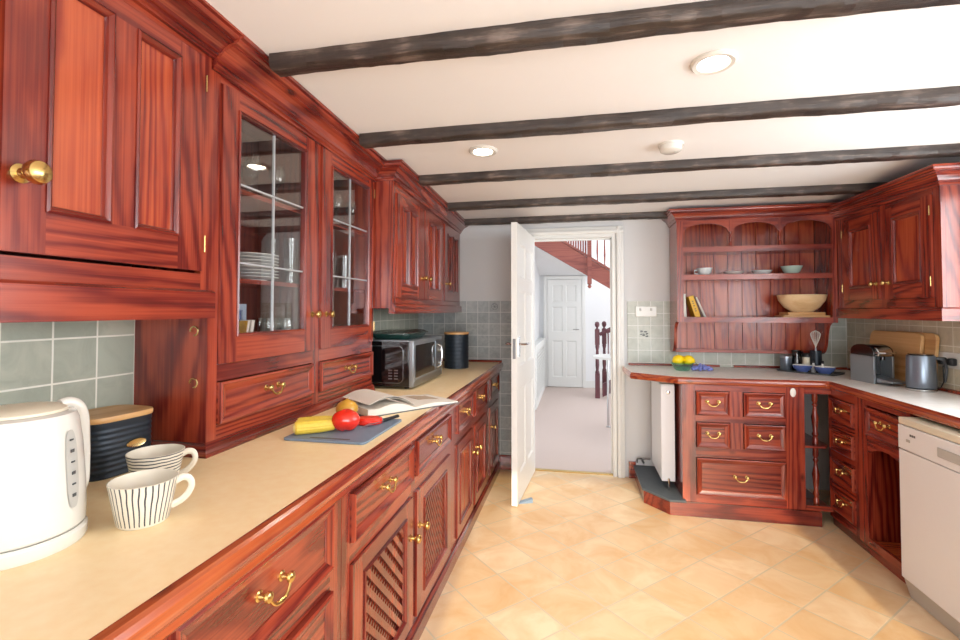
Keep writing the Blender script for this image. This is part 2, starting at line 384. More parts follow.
def door(T, x0, x1, z0, z1, panels, pz0, pz1, kind='panel', knobx=None, knobz=None, hinges='', ks=1., mould=.018, sign=1, name='door'):
    b = MB(); e = .0025; yb, yf = .014, -.010
    xs = [x0+e]+[q for p in panels for q in p]+[x1-e]
    for i in range(0, len(xs), 2):
        a, c = xs[i], xs[i+1]
        if i in (0, len(xs)-2): b.box(a, c, yf, yb, z0+e, z1-e, 'wz')
        else: b.box(a, c, yf, yb, pz0, pz1, 'wz')
    b.box(xs[1], xs[-2], yf, yb, z0+e, pz0, 'wx'); b.box(xs[1], xs[-2], yf, yb, pz1, z1-e, 'wx')
    for p0, p1 in panels:
        prof = [(-.002,yf),(-.002,yf-.004),(.004,yf-.006),(.008,yf-.001),(.012,yf+.001),(.013,yf+.006),(mould,yf+.010)]
        if kind == 'glass': prof = [(-.004,yf),(-.004,yf-.004),(.002,yf-.006),(.007,yf-.001),(.008,.004),(.0,.004)]
        b.picture(p0, p1, pz0, pz1, prof, 'dkx', 'dkz')
        if kind == 'panel': b.box(p0, p1, .001, .009, pz0, pz1, 'pnz')
        if kind == 'boards':
            n = 4; w = (p1-p0)/n
            for k in range(n): b.box(p0+k*w+.0025, p0+(k+1)*w-.0025, -.002+.001*(k % 2), .008, pz0, pz1, 'pnz')
            b.box(p0, p1, .004, .009, pz0, pz1, 'innerz')
    o = b.build(name, T)
    if kind == 'lattice':
        (p0, p1) = panels[0]; l = MB()
        st = .052
        st = .058
        for layer, (w, sgn, ya, yb2) in enumerate(((.021, -sign, -.006, .001), (.012, sign, .003, .008))):
            if layer and sign < 0: continue
            stp = (st if sign > 0 else .040) if layer == 0 else .036
            if sign < 0: w, ya, yb2 = .012, -.002, .002
            k = -60
            while k < 120:
                c = p0+k*stp
                hgt = pz1-pz0
                if sgn > 0: poly = [(c, pz0), (c+w*1.41, pz0), (c+w*1.41+hgt, pz1), (c+hgt, pz1)]
                else: poly = [(c+hgt, pz0), (c+w*1.41+hgt, pz0), (c+w*1.41, pz1), (c, pz1)]
                pl = clip(poly, p0+.008, p1-.008, pz0+.008, pz1-.008)
                if len(pl) >= 3: l.prism([(q[1], q[0]) for q in pl], 'Y', ya, yb2, 'wz' if layer == 0 else 'dkx')
                k += 1
        l.build('lattice_panel', o)
        MB().box(p0-.004, p1+.004, .026, .030, pz0-.004, pz1+.004, 'black_matt').build('shade_backing', o)  # black sheet standing in for the shaded interior behind the slats
    if kind == 'glass':
        for (p0, p1) in panels:
            MB().box(p0-.004, p1+.004, -.001, .003, pz0-.004, pz1+.004, 'pane').build('glass_pane', o)
            l = MB(); xm = (p0+p1)/2; l.box(xm-.003, xm+.003, -.003, .005, pz0, pz1, 'lead')
            for fz in (.325, .68): z = pz0+(pz1-pz0)*fz; l.box(p0, p1, -.003, .005, z-.003, z+.003, 'lead')
            l.build('lead_strips', o)
    if knobx is not None: knob(o, knobx, knobz, -.010, ks)
    if hinges: hinge(o, x1-.001 if hinges == 'r' else x0+.001, (z0+.06, z1-.11))
    return o
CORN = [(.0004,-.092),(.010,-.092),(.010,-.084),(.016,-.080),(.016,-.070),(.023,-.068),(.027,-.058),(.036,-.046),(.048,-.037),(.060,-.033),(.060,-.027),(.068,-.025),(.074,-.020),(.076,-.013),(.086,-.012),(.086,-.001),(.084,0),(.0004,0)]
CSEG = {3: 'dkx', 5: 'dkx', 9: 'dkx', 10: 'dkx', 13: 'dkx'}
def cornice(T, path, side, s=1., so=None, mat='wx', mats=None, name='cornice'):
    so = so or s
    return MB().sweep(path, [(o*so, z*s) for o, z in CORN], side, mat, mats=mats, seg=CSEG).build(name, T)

# ================================================================== ROOM
b = MB().box(-1.4, 2.0, -1.6, 4.10, -.05, 0, 'floor_tile'); struct(b, 'floor')
b = MB().box(-.9, 2.6, 4.10, 8.7, -.05, -.002, 'carpet'); tag(struct(b, 'floor_hall'), 'pink-beige carpet in the hall beyond the doorway')
MB().box(-.42, .31, 4.085, 4.125, 0, .007, 'brass').build('trim_1')['kind'] = 'structure'   # threshold strip
# ceiling
b = MB().prism([(-1.6, H(-1.6)), (4.08, H(4.08)), (4.08, 2.45), (-1.6, 2.5)], 'X', -1.5, 2.1, 'paint_ceiling'); struct(b, 'ceiling')
# left wall
b = MB().box(-1.5, -1.4, -1.6, 4.08, 0, 2.4, 'paint_wall').box(-1.4, -1.393, -1.0, 4.08, .88, 1.45, 'tile_green'); struct(b, 'wall_left')
# far wall with door opening x -.39..0.285 z 0..1.96
OX0, OX1, OZ = -.39, .285, 1.965
b = MB().box(-1.5, OX0-.03, 4.08, 4.2, 0, 2.4, 'paint_wall').box(OX1+.03, 2.1, 4.08, 4.2, 0, 2.4, 'paint_wall').box(OX0-.03, OX1+.03, 4.08, 4.2, OZ+.03, 2.4, 'paint_wall')
b.box(-1.393, -.47, 4.072, 4.08, .12, 1.44, 'tile_grey').box(.405, 1.993, 4.072, 4.08, .88, 1.434, 'tile_pale')
struct(b, 'wall_far')
# right wall with window opening y .25..2.55 z 1.08..2.02
WY0, WY1, WZ0, WZ1 = .1, 2.62, 1.06, 2.04
b = MB().box(2.0, 2.15, -1.6, WY0, 0, 2.4, 'paint_wall').box(2.0, 2.15, WY1, 4.08, 0, 2.4, 'paint_wall').box(2.0, 2.15, WY0, WY1, 0, WZ0, 'paint_wall').box(2.0, 2.15, WY0, WY1, WZ1, 2.4, 'paint_wall')
b.box(1.993, 2.0, 2.66, 4.08, .88, 1.50, 'tile_beige').box(1.993, 2.0, -1.0, 2.66, .88, 1.04, 'tile_beige')
struct(b, 'wall_right')
# unseen wall behind the camera; its glazed opening is assumed, sized to steer sunlight
b = MB().box(-1.5, -.35, -1.72, -1.6, 0, 2.4, 'paint_wall').box(1.76, 2.15, -1.72, -1.6, 0, 2.4, 'paint_wall').box(-.35, 1.76, -1.72, -1.6, 2.05, 2.5, 'paint_wall')
struct(b, 'wall_near')
def window(name, x0, x1, z0, z1, loc, rz, n):
    b = MB(); f = .05
    b.box(x0, x1, -.03, .03, z0, z0+f, 'paint_gloss').box(x0, x1, -.03, .03, z1-f, z1, 'paint_gloss')
    for k in range(n+1):
        x = x0+(x1-x0-f)*k/n; b.box(x, x+f, -.03, .03, z0, z1, 'paint_gloss')
    o = b.build(name, None, .003); o.location = loc; o.rotation_euler = (0,0,R(rz)); o['kind'] = 'structure'
    MB().box(x0+f, x1-f, -.003, .003, z0+f, z1-f, 'pane').build('window_pane', o)
    return o
window('window_1', 0, WY1-WY0, 0, WZ1-WZ0, (2.09, WY1, WZ0), -90, 3)
window('window_2', 0, 2.11, 0, 2.05, (-.35, -1.66, 0), 0, 1)  # glazing of the assumed rear opening, width set for the sun
MB().box(1.97, 2.14, WY0, WY1, WZ0-.02, WZ0, 'paint_gloss').build('trim_2')['kind'] = 'structure'
# door frame and architrave
b = MB()
b.box(OX0-.03, OX0, 4.06, 4.21, 0, OZ+.03, 'paint_gloss').box(OX1, OX1+.03, 4.06, 4.21, 0, OZ+.03, 'paint_gloss').box(OX0, OX1, 4.06, 4.21, OZ, OZ+.03, 'paint_gloss')
b.box(OX0, OX0+.012, 4.12, 4.15, 0, OZ, 'paint_gloss').box(OX1-.012, OX1, 4.12, 4.15, 0, OZ, 'paint_gloss').box(OX0, OX1, 4.12, 4.15, OZ-.012, OZ, 'paint_gloss')
AR = [(0,0),(.058,0),(.058,.012),(.050,.016),(.036,.017),(.028,.024),(.014,.026),(.006,.022),(0,.018)]
def archi(b, x, s):      # jamb moulding from z 0 upward
    b.prism([(4.062-d, x+s*o) if 0 else (x+s*o, 4.064-d) for o, d in AR], 'Z', 0, OZ+.03+.058, 'paint_gloss')
archi(b, OX1+.034, 1); archi(b, OX0-.034, -1)
b.prism([(4.0639-d, OZ+.03+o) for o, d in AR], 'X', OX0-.09, OX1+.09, 'paint_gloss')
struct(b, 'trim_3', .0015)
struct(MB().prism([(4.058,0),(4.072,0),(4.072,.12),(4.066,.12),(4.058,.105)], 'X', -.66, -.47, 'wx'), 'baseboard_far')
struct(MB().box(.405, .46, 4.055, 4.08, 0, .13, 'wx'), 'baseboard_right')
# far wall picture tiles are part of the tiling: small printed motifs
def motif(name, x, z, kind, y=4.0712):
    b = MB()
    if kind == 0:
        b.tube([(x+.027*math.cos(a), y, z+.027*math.sin(a)) for a in [math.tau*k/24 for k in range(24)]], .0016, 6, 'grey_dark', closed=True)
        for k in range(6): a = math.tau*k/6; b.tube([(x, y, z), (x+.012*math.cos(a+.3), y, z+.012*math.sin(a+.3)), (x+.021*math.cos(a), y, z+.021*math.sin(a))], .0013, 6, 'grey_dark')
    else:
        b.tube([(x-.030, y, z+.010), (x-.01, y, z), (x+.012, y, z-.006), (x+.032, y, z-.022)], .0016, 6, 'slate_dark')
        for k, (cx, cz, rx, rz_) in enumerate(((-.020,.018,.012,.005), (-.004,-.014,.013,.006), (.010,.013,.014,.006), (.022,-.002,.010,.005), (-.024,-.008,.010,.004), (.020,-.024,.011,.005))):
            b.prism([(z+cz+rz_*math.sin(t), x+cx+rx*math.cos(t)) for t in [q*math.tau/10 for q in range(10)]], 'Y', y-.001, y, 'ink' if k % 2 else 'slate_dark')
    return b.build(name)
for q in ((-.70, 1.39, 0), (.535, 1.17, 1)): motif('tile_motif', *q).parent = bpy.data.objects['wall_far']
t = thing('light_switch', 'white double socket plate on tiles right of the doorway', 'socket', (.55, 4.071, 1.348))
MB().box(-.082, .082, -.010, 0, -.043, .043, 'white_plastic').build('plate', t, .003)
for x in (-.045, .04): MB().box(x-.008, x+.008, -.0135, -.010, .006, .026, 'grey_plastic').build('switch', t, .001)

# ------------------------------------------------------------------ beams
BM = [(1.391, 'dark rough-hewn ceiling beam nearest the camera, above the glazed cabinet'), (2.061, 'dark ceiling beam second from the camera, behind the larger ceiling downlight'),
      (2.702, 'dark ceiling beam between the smoke alarm and the two farthest beams'), (3.344, 'thin dark ceiling beam second from the far wall, ending over the right wall cabinets'), (3.885, 'dark ceiling beam tight against the far wall above the doorway')]
for i, (y, lab) in enumerate(BM):
    rr = random.Random(20+i); x0, x1 = (-1.0 if i < 2 else -.925), 1.99; n = 90
    if i == 4: x1 = .735; n = 60
    b = MB(); w = .078 if i < 4 else .07; h = .052
    prev = None; off = [0]*8; rows = []
    lo = [rr.uniform(0, 6.28) for _ in range(8)]
    for k in range(n+1):
        x = x0+(x1-x0)*k/n
        J = lambda j: .0022*math.sin(x*5+lo[j])+.0010*math.sin(x*19+lo[(j+3) % 8])+rr.uniform(-.0012, .0012)
        z = H(y)+.003
        rows.append([(x, y+J(0), z), (x, y+.000+J(1), z-h*.5+J(5)), (x, y+.004+J(1), z-h+.006+J(2)), (x, y+.012+J(3), z-h+J(2)),
                     (x, y+w-.012+J(4), z-h+J(6)), (x, y+w-.003+J(5), z-h+.007+J(7)), (x, y+w+J(7), z)])
    for k in range(n):
        b.add(rows[k]+rows[k+1], [(j, (j+1) % 7, 7+(j+1) % 7, 7+j) for j in range(7)], 'beam')
    b.add(rows[0], [tuple(range(7))], 'beam'); b.add(rows[-1], [tuple(range(7))], 'beam')
    tag(b.build('ceiling_beam', angle=50), lab, 'beam', 'dark beams across the ceiling')
def downlight(x, y, lab):
    t = thing('ceiling_downlight', lab, 'ceiling light', (x, y, H(y)), 0, 'recessed ceiling downlights'); t.rotation_euler = (-.035, 0, 0)
    MB().lathe([(.045,.0),(.047,-.002),(.052,-.010),(.066,-.012),(.073,-.006),(.074,0)], seg=32, mat='white_plastic').build('trim_ring', t)
    MB().lathe([(0,-.004),(.030,-.005),(.0465,-.003)], seg=28, mat='bulb').build('lamp', t)
    L = bpy.data.lights.new('downlight_lamp', 'SPOT'); L.energy = 9; L.spot_size = R(120); L.spot_blend = .8; L.shadow_soft_size = .04; L.color = (1, .9, .76)
    o = bpy.data.objects.new('downlight_lamp', L); COL.objects.link(o); o.parent = t; o.location = (0, 0, -.02)
downlight(.458, 1.72, 'white round downlight, the larger one near the middle of the ceiling')
downlight(-.469, 2.38, 'white round downlight, the smaller one left over the open worktop side')
t = thing('smoke_alarm', 'white round smoke alarm on ceiling between two beams', 'smoke alarm', (.457, 2.47, H(2.47))); t.rotation_euler = (-.035, 0, 0)
MB().lathe([(0,-.038),(.040,-.038),(.050,-.032),(.054,-.012),(.054,-.010)], seg=28, mat='white_plastic').build('cover', t)
MB().lathe([(.054,-.010),(.058,-.010),(.060,0),(0,0)], seg=28, mat='white_plastic').build('base', t)
MB().lathe([(0,-.041),(.006,-.041),(.007,-.038)], (.02, 0, 0), seg=12, mat='grey_plastic').build('test_button', t)

# ------------------------------------------------------------------ the open kitchen door
t = tag(thing('door_1', None, None, (OX0-.002, 4.062, 0), 0), 'white panelled door standing open into the kitchen', None, None, 'structure'); t.rotation_euler = (0, 0, R(-94.3))
b = MB(); W, D, HT = .765, .04, 1.975       # local x along the door leaf, y thickness
sx = [0, .10, .34, .425, .665, W]; rz = [.01, .20, .82, .98, 1.58, 1.66, HT-.10, HT]
def leaf(b, sx, W, HT, D, zz, mat='paint_gloss'):
    # zz = list of (z0,z1) panel rows
    for a, c in ((sx[0], sx[1]), (sx[2], sx[3]), (sx[4], sx[5])): b.box(a, c, 0, D, .008, HT, mat)
    zs = [.008]+[q for p in zz for q in p]+[HT]
    for i in range(0, len(zs), 2):
        for a, c in ((sx[1], sx[2]), (sx[3], sx[4])): b.box(a, c, 0, D, zs[i], zs[i+1], mat)
    for a, c in ((sx[1], sx[2]), (sx[3], sx[4])):
        for z0, z1 in zz:
            b.box(a, c, .010, D-.010, z0, z1, mat)
            b.picture(a, c, z0, z1, [(0,0),(.008,.004),(.016,.010)], mat, mat); b.picture(a, c, z0, z1, [(0,D),(.008,D-.004),(.016,D-.010)], mat, mat)
            b.box(a+.035, c-.035, .006, .0105, z0+.035, z1-.035, mat)
leaf(b, sx, W, HT, D, [(.20,.80),(.96,1.50),(1.59,1.84)])
b.build('door_leaf', t, 0)
for sgn, y in ((-1, 0), (1, D)):
    h = MB(); h.box(W-.085, W-.045, y, y+sgn*.006, 1.03, 1.17, 'chrome')
    h.tube([(W-.065, y, 1.12), (W-.065, y+sgn*.045, 1.12), (W-.075, y+sgn*.052, 1.12), (W-.12, y+sgn*.054, 1.121), (W-.175, y+sgn*.050, 1.118)], [.009,.009,.009,.008,.007], 10, 'chrome')
    h.build('door_handle', t)
MB().box(W-.001, W+.0015, .010, .030, 1.02, 1.16, 'steel').build('latch_plate', t)
b = MB().prism([(0,0),(.09,0),(.09,.028),(0,.003)], 'Y', 0, .04, 'blue_grey') if 0 else MB().prism([(0,0),(0,.10),(.028,.10),(.004,0)], 'Y', 0, .04, 'blue_grey')
o = tag(b.build('door_wedge', bevel=.001), 'blue-grey wedge on floor beside the bottom of the open door', 'doorstop'); o.location = (-.405, 3.36, 0); o.rotation_euler = (0,0,R(20))

# ================================================================== LEFT RUN   (frame: x = world Y, y = into wall)
LX = -.665
def left_unit(y0, w, label, name='base_cabinet', grp='base cabinets under the left worktop', end=False):
    t = thing(name, label, 'cabinet', (LX, y0, 0), 90, grp)
    d = .72
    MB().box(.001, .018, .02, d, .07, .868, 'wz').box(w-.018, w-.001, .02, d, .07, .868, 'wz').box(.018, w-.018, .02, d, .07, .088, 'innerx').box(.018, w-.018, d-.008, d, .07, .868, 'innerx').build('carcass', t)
    MB().prism([(-.02,0),(.03,0),(.03,.07),(-.008,.07),(-.02,.055)][::-1], 'X', .0, w-.0005, 'dkx').build('plinth', t)
    return t
def frame(T, w, holes, ztop=.868, zbot=.07, yb=.020, name='face_frame'):
    """stiles and rails around rectangular holes laid out in columns: holes = [(x0,x1,[(z0,z1),..])]"""
    b = MB(); xs = 0
    for (x0, x1, rows) in holes:
        b.box(xs, x0, 0, yb, zbot, ztop, 'wz'); xs = x1
        z = zbot
        for (z0, z1) in rows: b.box(x0, x1, 0, yb, z, z0, 'wx'); z = z1
        b.box(x0, x1, 0, yb, z, ztop, 'wx')
    b.box(xs, w, 0, yb, zbot, ztop, 'wz')
    return b.build(name, T)
def Y(v, y0): return v-y0
# unit off to the near side, mostly below the frame
y0 = -.05; t = left_unit(y0, .655, 'base cabinet at the near end of the left run, with one drawer over a door'); frame(t, .655, [(.06, .60, [(.10,.60),(.655,.84)])])
drawer(t, .06, .60, .655, .84); door(t, .06, .60, .10, .60, [(.13,.53)], .17, .53, knobx=.56, knobz=.45)
y0 = .61; t = left_unit(y0, .662, 'base cabinet with two wide drawers nearest the white kettle'); frame(t, .662, [(.07, .60, [(.10,.60),(.655,.835)])])
drawer(t, .07, .60, .655, .835, 1.1); drawer(t, .07, .60, .10, .60, 1.1)
y0 = 1.275; t = left_unit(y0, 1.223, 'base cabinet with two diagonal lattice doors below two drawers'); frame(t, 1.223, [(.05, .585, [(.09,.605),(.665,.815)]), (.63, 1.17, [(.09,.605),(.665,.815)])])
drawer(t, .05, .585, .665, .815); drawer(t, .63, 1.17, .665, .815)
door(t, .05, .585, .09, .605, [(.13,.505)], .15, .545, 'lattice', .555, .45, sign=1); door(t, .63, 1.17, .09, .605, [(.725,1.09)], .15, .545, 'lattice', .665, .455, sign=-1)
y0 = 2.50; t = left_unit(y0, 1.05, 'base cabinet with two vertically boarded doors, between the lattice doors and the far end'); frame(t, 1.05, [(.09, .50, [(.09,.61),(.665,.83)]), (.56, .955, [(.09,.61),(.665,.83)])])
drawer(t, .09, .50, .665, .83); drawer(t, .56, .955, .665, .83)
door(t, .09, .50, .09, .61, [(.15,.44)], .15, .55, 'boards', .47, .46); door(t, .56, .955, .09, .61, [(.62,.895)], .15, .55, 'boards', .59, .46)
y0 = 3.552; t = left_unit(y0, .515, 'narrow base cabinet at the far end of the left run by the tiled wall'); frame(t, .515, [(.06, .46, [(.09,.61),(.665,.83)])])
drawer(t, .06, .46, .665, .83); door(t, .06, .46, .09, .61, [(.12,.40)], .15, .55, 'boards', .09, .46)

# worktop with wooden edge
t = thing('worktop', 'long cream laminate worktop with worn red-brown wooden edge along the left wall', 'worktop', (-1.4, 0, .87))
MB().box(.007, .745, -.05, 4.072, 0, .04, 'laminate_cream').build('surface', t)
EP = [(0,-.032),(.010,-.034),(.016,-.026),(.014,-.014),(.020,-.008),(.028,.002),(.032,.014),(.031,.026),(.026,.036),(.018,.0405),(0,.0405)]
MB().sweep([(.745, -.05, 0), (.745, 4.066, 0)], EP, 1, 'worny').build('edge_moulding', t)
MB().sweep([(.12, 4.0715, .0405), (.765, 4.0715, .0405)], [(0,0),(.016,0),(.016,.010),(.012,.016),(0,.018)], 1, 'wx').build('upstand', t)

# near wall cabinet
t = thing('wall_cabinet', 'wall cabinet nearest the camera with two-panelled door and round brass knob', 'wall cabinet', (-1.118, -.35, 1.335), 90)
w = 1.625; yo = .35
b = MB().box(0, .018, .0201, .274, .03, .82, 'wz').box(w-.018, w, .0201, .274, .03, .82, 'wz').box(.018, w-.018, .0201, .266, .10, .118, 'innerx').box(.018, w-.018, .266, .274, .03, .82, 'innerx').box(.018, w-.018, .0201, .266, .80, .815, 'wx').build('carcass', t)
frame(t, w, [(.028,.51,[(.135,.805)]),(.53,1.046,[(.135,.805)]),(1.068,1.592,[(.135,.805)])], .84, .03)
MB().prism([(-.022,0),(-.0002,0),(-.0002,.084),(-.010,.086),(-.022,.078)], 'X', 0, w+.004, 'wx').build('pelmet', t)
door(t, 1.070, 1.59, .14, .80, [(1.155,1.297),(1.362,1.497)], .235, .75, 'panel', 1.104, .302, 'r', 1.40, mould=.016)
door(t, .532, 1.044, .14, .80, [(.605,.745),(.81,.95)], .235, .75, 'panel', .99, .31, 'l', 1.45)
door(t, .03, .508, .14, .80, [(.10,.235),(.29,.435)], .235, .75, 'panel', .46, .31, 'r', 1.45)
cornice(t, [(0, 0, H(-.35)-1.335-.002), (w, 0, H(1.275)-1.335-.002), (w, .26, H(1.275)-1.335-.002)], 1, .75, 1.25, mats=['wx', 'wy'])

# glazed dresser standing on the worktop
GY = 1.28; t = thing('glazed_dresser', 'tall red-brown dresser with two leaded glass doors standing on the left worktop', 'dresser', (-1.125, GY, .91), 90)
w = 1.215; top = 2.19-.91
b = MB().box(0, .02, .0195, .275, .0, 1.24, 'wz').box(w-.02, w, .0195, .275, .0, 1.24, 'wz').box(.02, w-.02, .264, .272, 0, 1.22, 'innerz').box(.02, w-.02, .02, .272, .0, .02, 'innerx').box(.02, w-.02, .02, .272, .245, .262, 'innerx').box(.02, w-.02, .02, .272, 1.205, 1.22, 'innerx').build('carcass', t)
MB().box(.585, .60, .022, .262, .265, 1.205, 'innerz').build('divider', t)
for z in (.545, .86): MB().box(.021, .584, .03, .262, z, z+.016, 'wx').box(.601, w-.021, .03, .262, z, z+.016, 'wx').build('shelf', t)
frame(t, w, [(.043, .598, [(.085,.222),(.275,1.185)]), (.655, 1.205, [(.085,.222),(.275,1.185)])], top, 0)
MB().sweep([(-.0005, .27, 0), (-.0005, 0, 0), (w, 0, 0)], [(0,0),(.022,0),(.022,.012),(.014,.020),(.012,.032),(.004,.038),(0,.040)], 1, 'wx', mats=['wy','wx']).build('base_moulding', t)
drawer(t, .043, .598, .085, .222, deep=.24); drawer(t, .655, 1.205, .085, .222, deep=.24)
door(t, .043, .598, .275, 1.185, [(.120,.525)], .365, 1.120, 'glass', .582, .432, '', .9)
door(t, .655, 1.205, .275, 1.185, [(.742,1.142)], .365, 1.120, 'glass', .70, .432, 'r', .9)
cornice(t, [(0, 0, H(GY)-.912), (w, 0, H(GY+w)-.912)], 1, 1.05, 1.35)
for z in (.385, .225):
    pts = [(-.001, .055, z), (-.014, .055, z), (-.018, .052, z-.004)]+[(-.018, .055+.012*math.sin(a)-.012, z-.018+.012*math.cos(a)) for a in [R(q) for q in (40, 80, 120, 160, 200, 240, 270)]]
    MB().tube([( -.001, .05, z), (-.012, .05, z)]+[(-.012, .036+.014*math.cos(a), z+.014*math.sin(a)) for a in [R(q) for q in range(20, 290, 25)]], .0026, 6, 'brass_pale').build('cup_hook', t)

# things inside the glazed dresser
sh1, sh2, base = .91+.561+.0008, .91+.876+.0008, .91+.262+.0008
pl = MB().lathe([(0,.004),(.045,.003),(.05,0),(.056,0),(.060,.006),(.098,.013),(.099,.015),(.060,.010),(0,.008)], seg=36, mat='china')
proto = None; PLA = [(-1.252, 1.60), (-1.252, 2.20)]
words = ['lowest', 'second', 'third', 'fourth', 'fifth', 'sixth', 'seventh', 'topmost']
for k in range(8):
    if proto is None: proto = pl.build('dinner_plate'); o = proto
    else: o = proto.copy(); COL.objects.link(o)
    o.location = (-1.268, 1.655, sh1+k*.0125); o.scale = (1.12, 1.12, 1.15)
    tag(o, 'white dinner plate in the stack behind left glass door, %s from the bottom' % words[k] if k not in (0, 7) else 'white dinner plate in the stack behind left glass door, %s plate' % words[k], 'plate', 'stacked plates in the glazed dresser')
def wine(kind):
    if kind == 'stem': return MB().lathe([(0,0),(.030,0),(.030,.002),(.006,.006),(.0035,.02),(.0035,.07),(.010,.078),(.028,.095),(.033,.12),(.027,.155),(.0255,.155),(.031,.12),(.026,.097),(0,.083)], seg=20, mat='glassware')
    return MB().lathe([(0,0),(.026,0),(.030,.11),(.0285,.11),(.0245,.006),(0,.006)], seg=20, mat='glassware')
def place_many(mb, name, spots, labelf, cat, grp):
    p = None
    for i, s in enumerate(spots):
        if p is None: p = mb.build(name); o = p
        else: o = p.copy(); COL.objects.link(o)
        o.location = s; tag(o, labelf(i), cat, grp)
G1 = [(-1.20+.0*i-.075*(i % 2), 1.43+.075*i, sh2) for i in range(5)]
place_many(wine('stem'), 'wine_glass', G1, lambda i: 'stemmed wine glass on top shelf behind the left glass door, %s from left' % ['first', 'second', 'third', 'fourth', 'fifth'][i], 'wine glass', 'wine glasses behind the left glass door')
G2 = [(-1.19-.075*(i % 2), 2.04+.08*i, sh2) for i in range(5)]
place_many(wine('stem'), 'wine_glass', G2, lambda i: 'stemmed wine glass on top shelf behind the right glass door, %s from left' % ['first', 'second', 'third', 'fourth', 'fifth'][i], 'wine glass', 'wine glasses behind the right glass door')
G3 = [(-1.19-.07*(i % 2), 2.0+.07*i, sh1) for i in range(6)]
place_many(MB().lathe([(0,0),(.026,0),(.032,.17),(.0305,.17),(.0245,.006),(0,.006)], seg=20, mat='glassware'), 'tall_glass', G3, lambda i: 'tall clear tumbler on middle shelf behind the right glass door, %s from left' % ['first', 'second', 'third', 'fourth', 'fifth', 'sixth'][i], 'glass', 'tall tumblers behind the right glass door')
G4 = [(-1.19-.09*(i % 2), 1.812+.010*i, sh1) for i in range(2)]
place_many(MB().lathe([(0,0),(.022,0),(.028,.19),(.0265,.19),(.0205,.006),(0,.006)], seg=20, mat='glassware'), 'tall_glass', G4, lambda i: 'tall clear glass right of the plate stack, %s one' % ['front', 'rear'][i], 'glass', 'tall glasses by the plate stack')
t = thing('picture_frame', 'pale blue framed picture standing at bottom left behind the left glass door', 'picture frame', (-1.215, 1.42, base), 90)
b = MB(); b.picture(0, .155, 0, .21, [(0,.012),(0,0),(.004,-.003),(.022,-.003),(.024,.004)], 'frame_blue', 'frame_blue').build('frame', t); MB().box(.02, .135, .004, .010, .02, .19, 'book_blue').build('print', t)
BKS = [('book_yellow', 'thin yellow book leaning in front of the blue picture frame', .012, -14), ('book_white', 'pale book leaning beside the yellow one in the glazed dresser', .016, -11)]
for i, (m, lab, th, ang) in enumerate(BKS):
    t = thing('book', lab, 'book', (-1.16, 1.475+.03*i, base+.003), 90, 'books in the glazed dresser'); t.rotation_euler = (0, R(0), R(90))
    M = Matrix.Rotation(R(-ang), 4, 'Y')
    MB().box(0, th, 0, .0015*0+.10, 0, .15, m).xform(M).build('cover', t); MB().box(.0015, th-.0015, -.0015, .097, .003, .1515, 'paper').xform(M).build('pages', t)
# small glasses stacked at the bottom right
G5 = [(-1.19-.075*(i % 2), 2.02+.06*i, base) for i in range(6)]
place_many(wine('tumbler'), 'tumbler', G5, lambda i: 'short clear tumbler at bottom behind the right glass door, %s from left' % ['first', 'second', 'third', 'fourth', 'fifth', 'sixth'][i], 'glass', 'short tumblers behind the right glass door')
G6 = [(-1.18-.08*(i % 2), 1.66+.055*i, base) for i in range(3)]
place_many(wine('stem'), 'wine_glass', G6, lambda i: 'stemmed glass at bottom right behind the left glass door, %s one' % ['left', 'middle', 'right'][i], 'wine glass', 'stemmed glasses at the bottom of the dresser')

# far wall cabinet
t = thing('wall_cabinet', 'wall cabinet with three boarded doors above the black microwave', 'wall cabinet', (-1.01, 2.50, 1.34), 90)
w = 1.565; FT = .745
MB().box(0, .02, .02, .385, .03, FT, 'wz').box(w-.02, w, .02, .385, .03, FT, 'wz').box(.02, w-.02, .377, .385, .03, FT, 'innerx').box(.02, w-.02, .02, .377, .08, .096, 'innerx').box(.02, w-.02, .02, .377, FT-.02, FT, 'innerx').build('carcass', t)
frame(t, w, [(.053,.97,[(.09,.692)]),(1.052,1.513,[(.09,.692)])], FT+.03, .02, .0198)
n = 14; pp = [(-.004, .0)]
arc = [(.0, 0)]+[(.012*math.sin(math.pi*k/8/2)+.0, 0) for k in range(1)]
MB().prism([(-.018,0),(-.0002,0),(-.0002,.056),(-.006,.058),(-.018,.05)], 'X', 0, w, 'wx').box(0, w, -.0002, .02, 0, .0198, 'wx').build('pelmet', t)
door(t, .053, .545, .09, .692, [(.125,.245),(.285,.405)], .165, .625, 'panel', .495, .23, '', .9)
door(t, .548, .97, .09, .692, [(.655,.76),(.80,.905)], .165, .625, 'panel', .595, .23, '', .9)
door(t, 1.052, 1.513, .09, .692, [(1.135,1.265),(1.31,1.44)], .165, .625, 'panel', 1.09, .225, '', .9)
cornice(t, [(-.0, .10, H(2.5)-1.343), (0, 0, H(2.5)-1.343), (w, 0, H(4.06)-1.343)], 1, .95, 1.05, mats=['wy', 'wx'])

# ------------------------------------------------------------------ things on the left worktop
WT = .9105
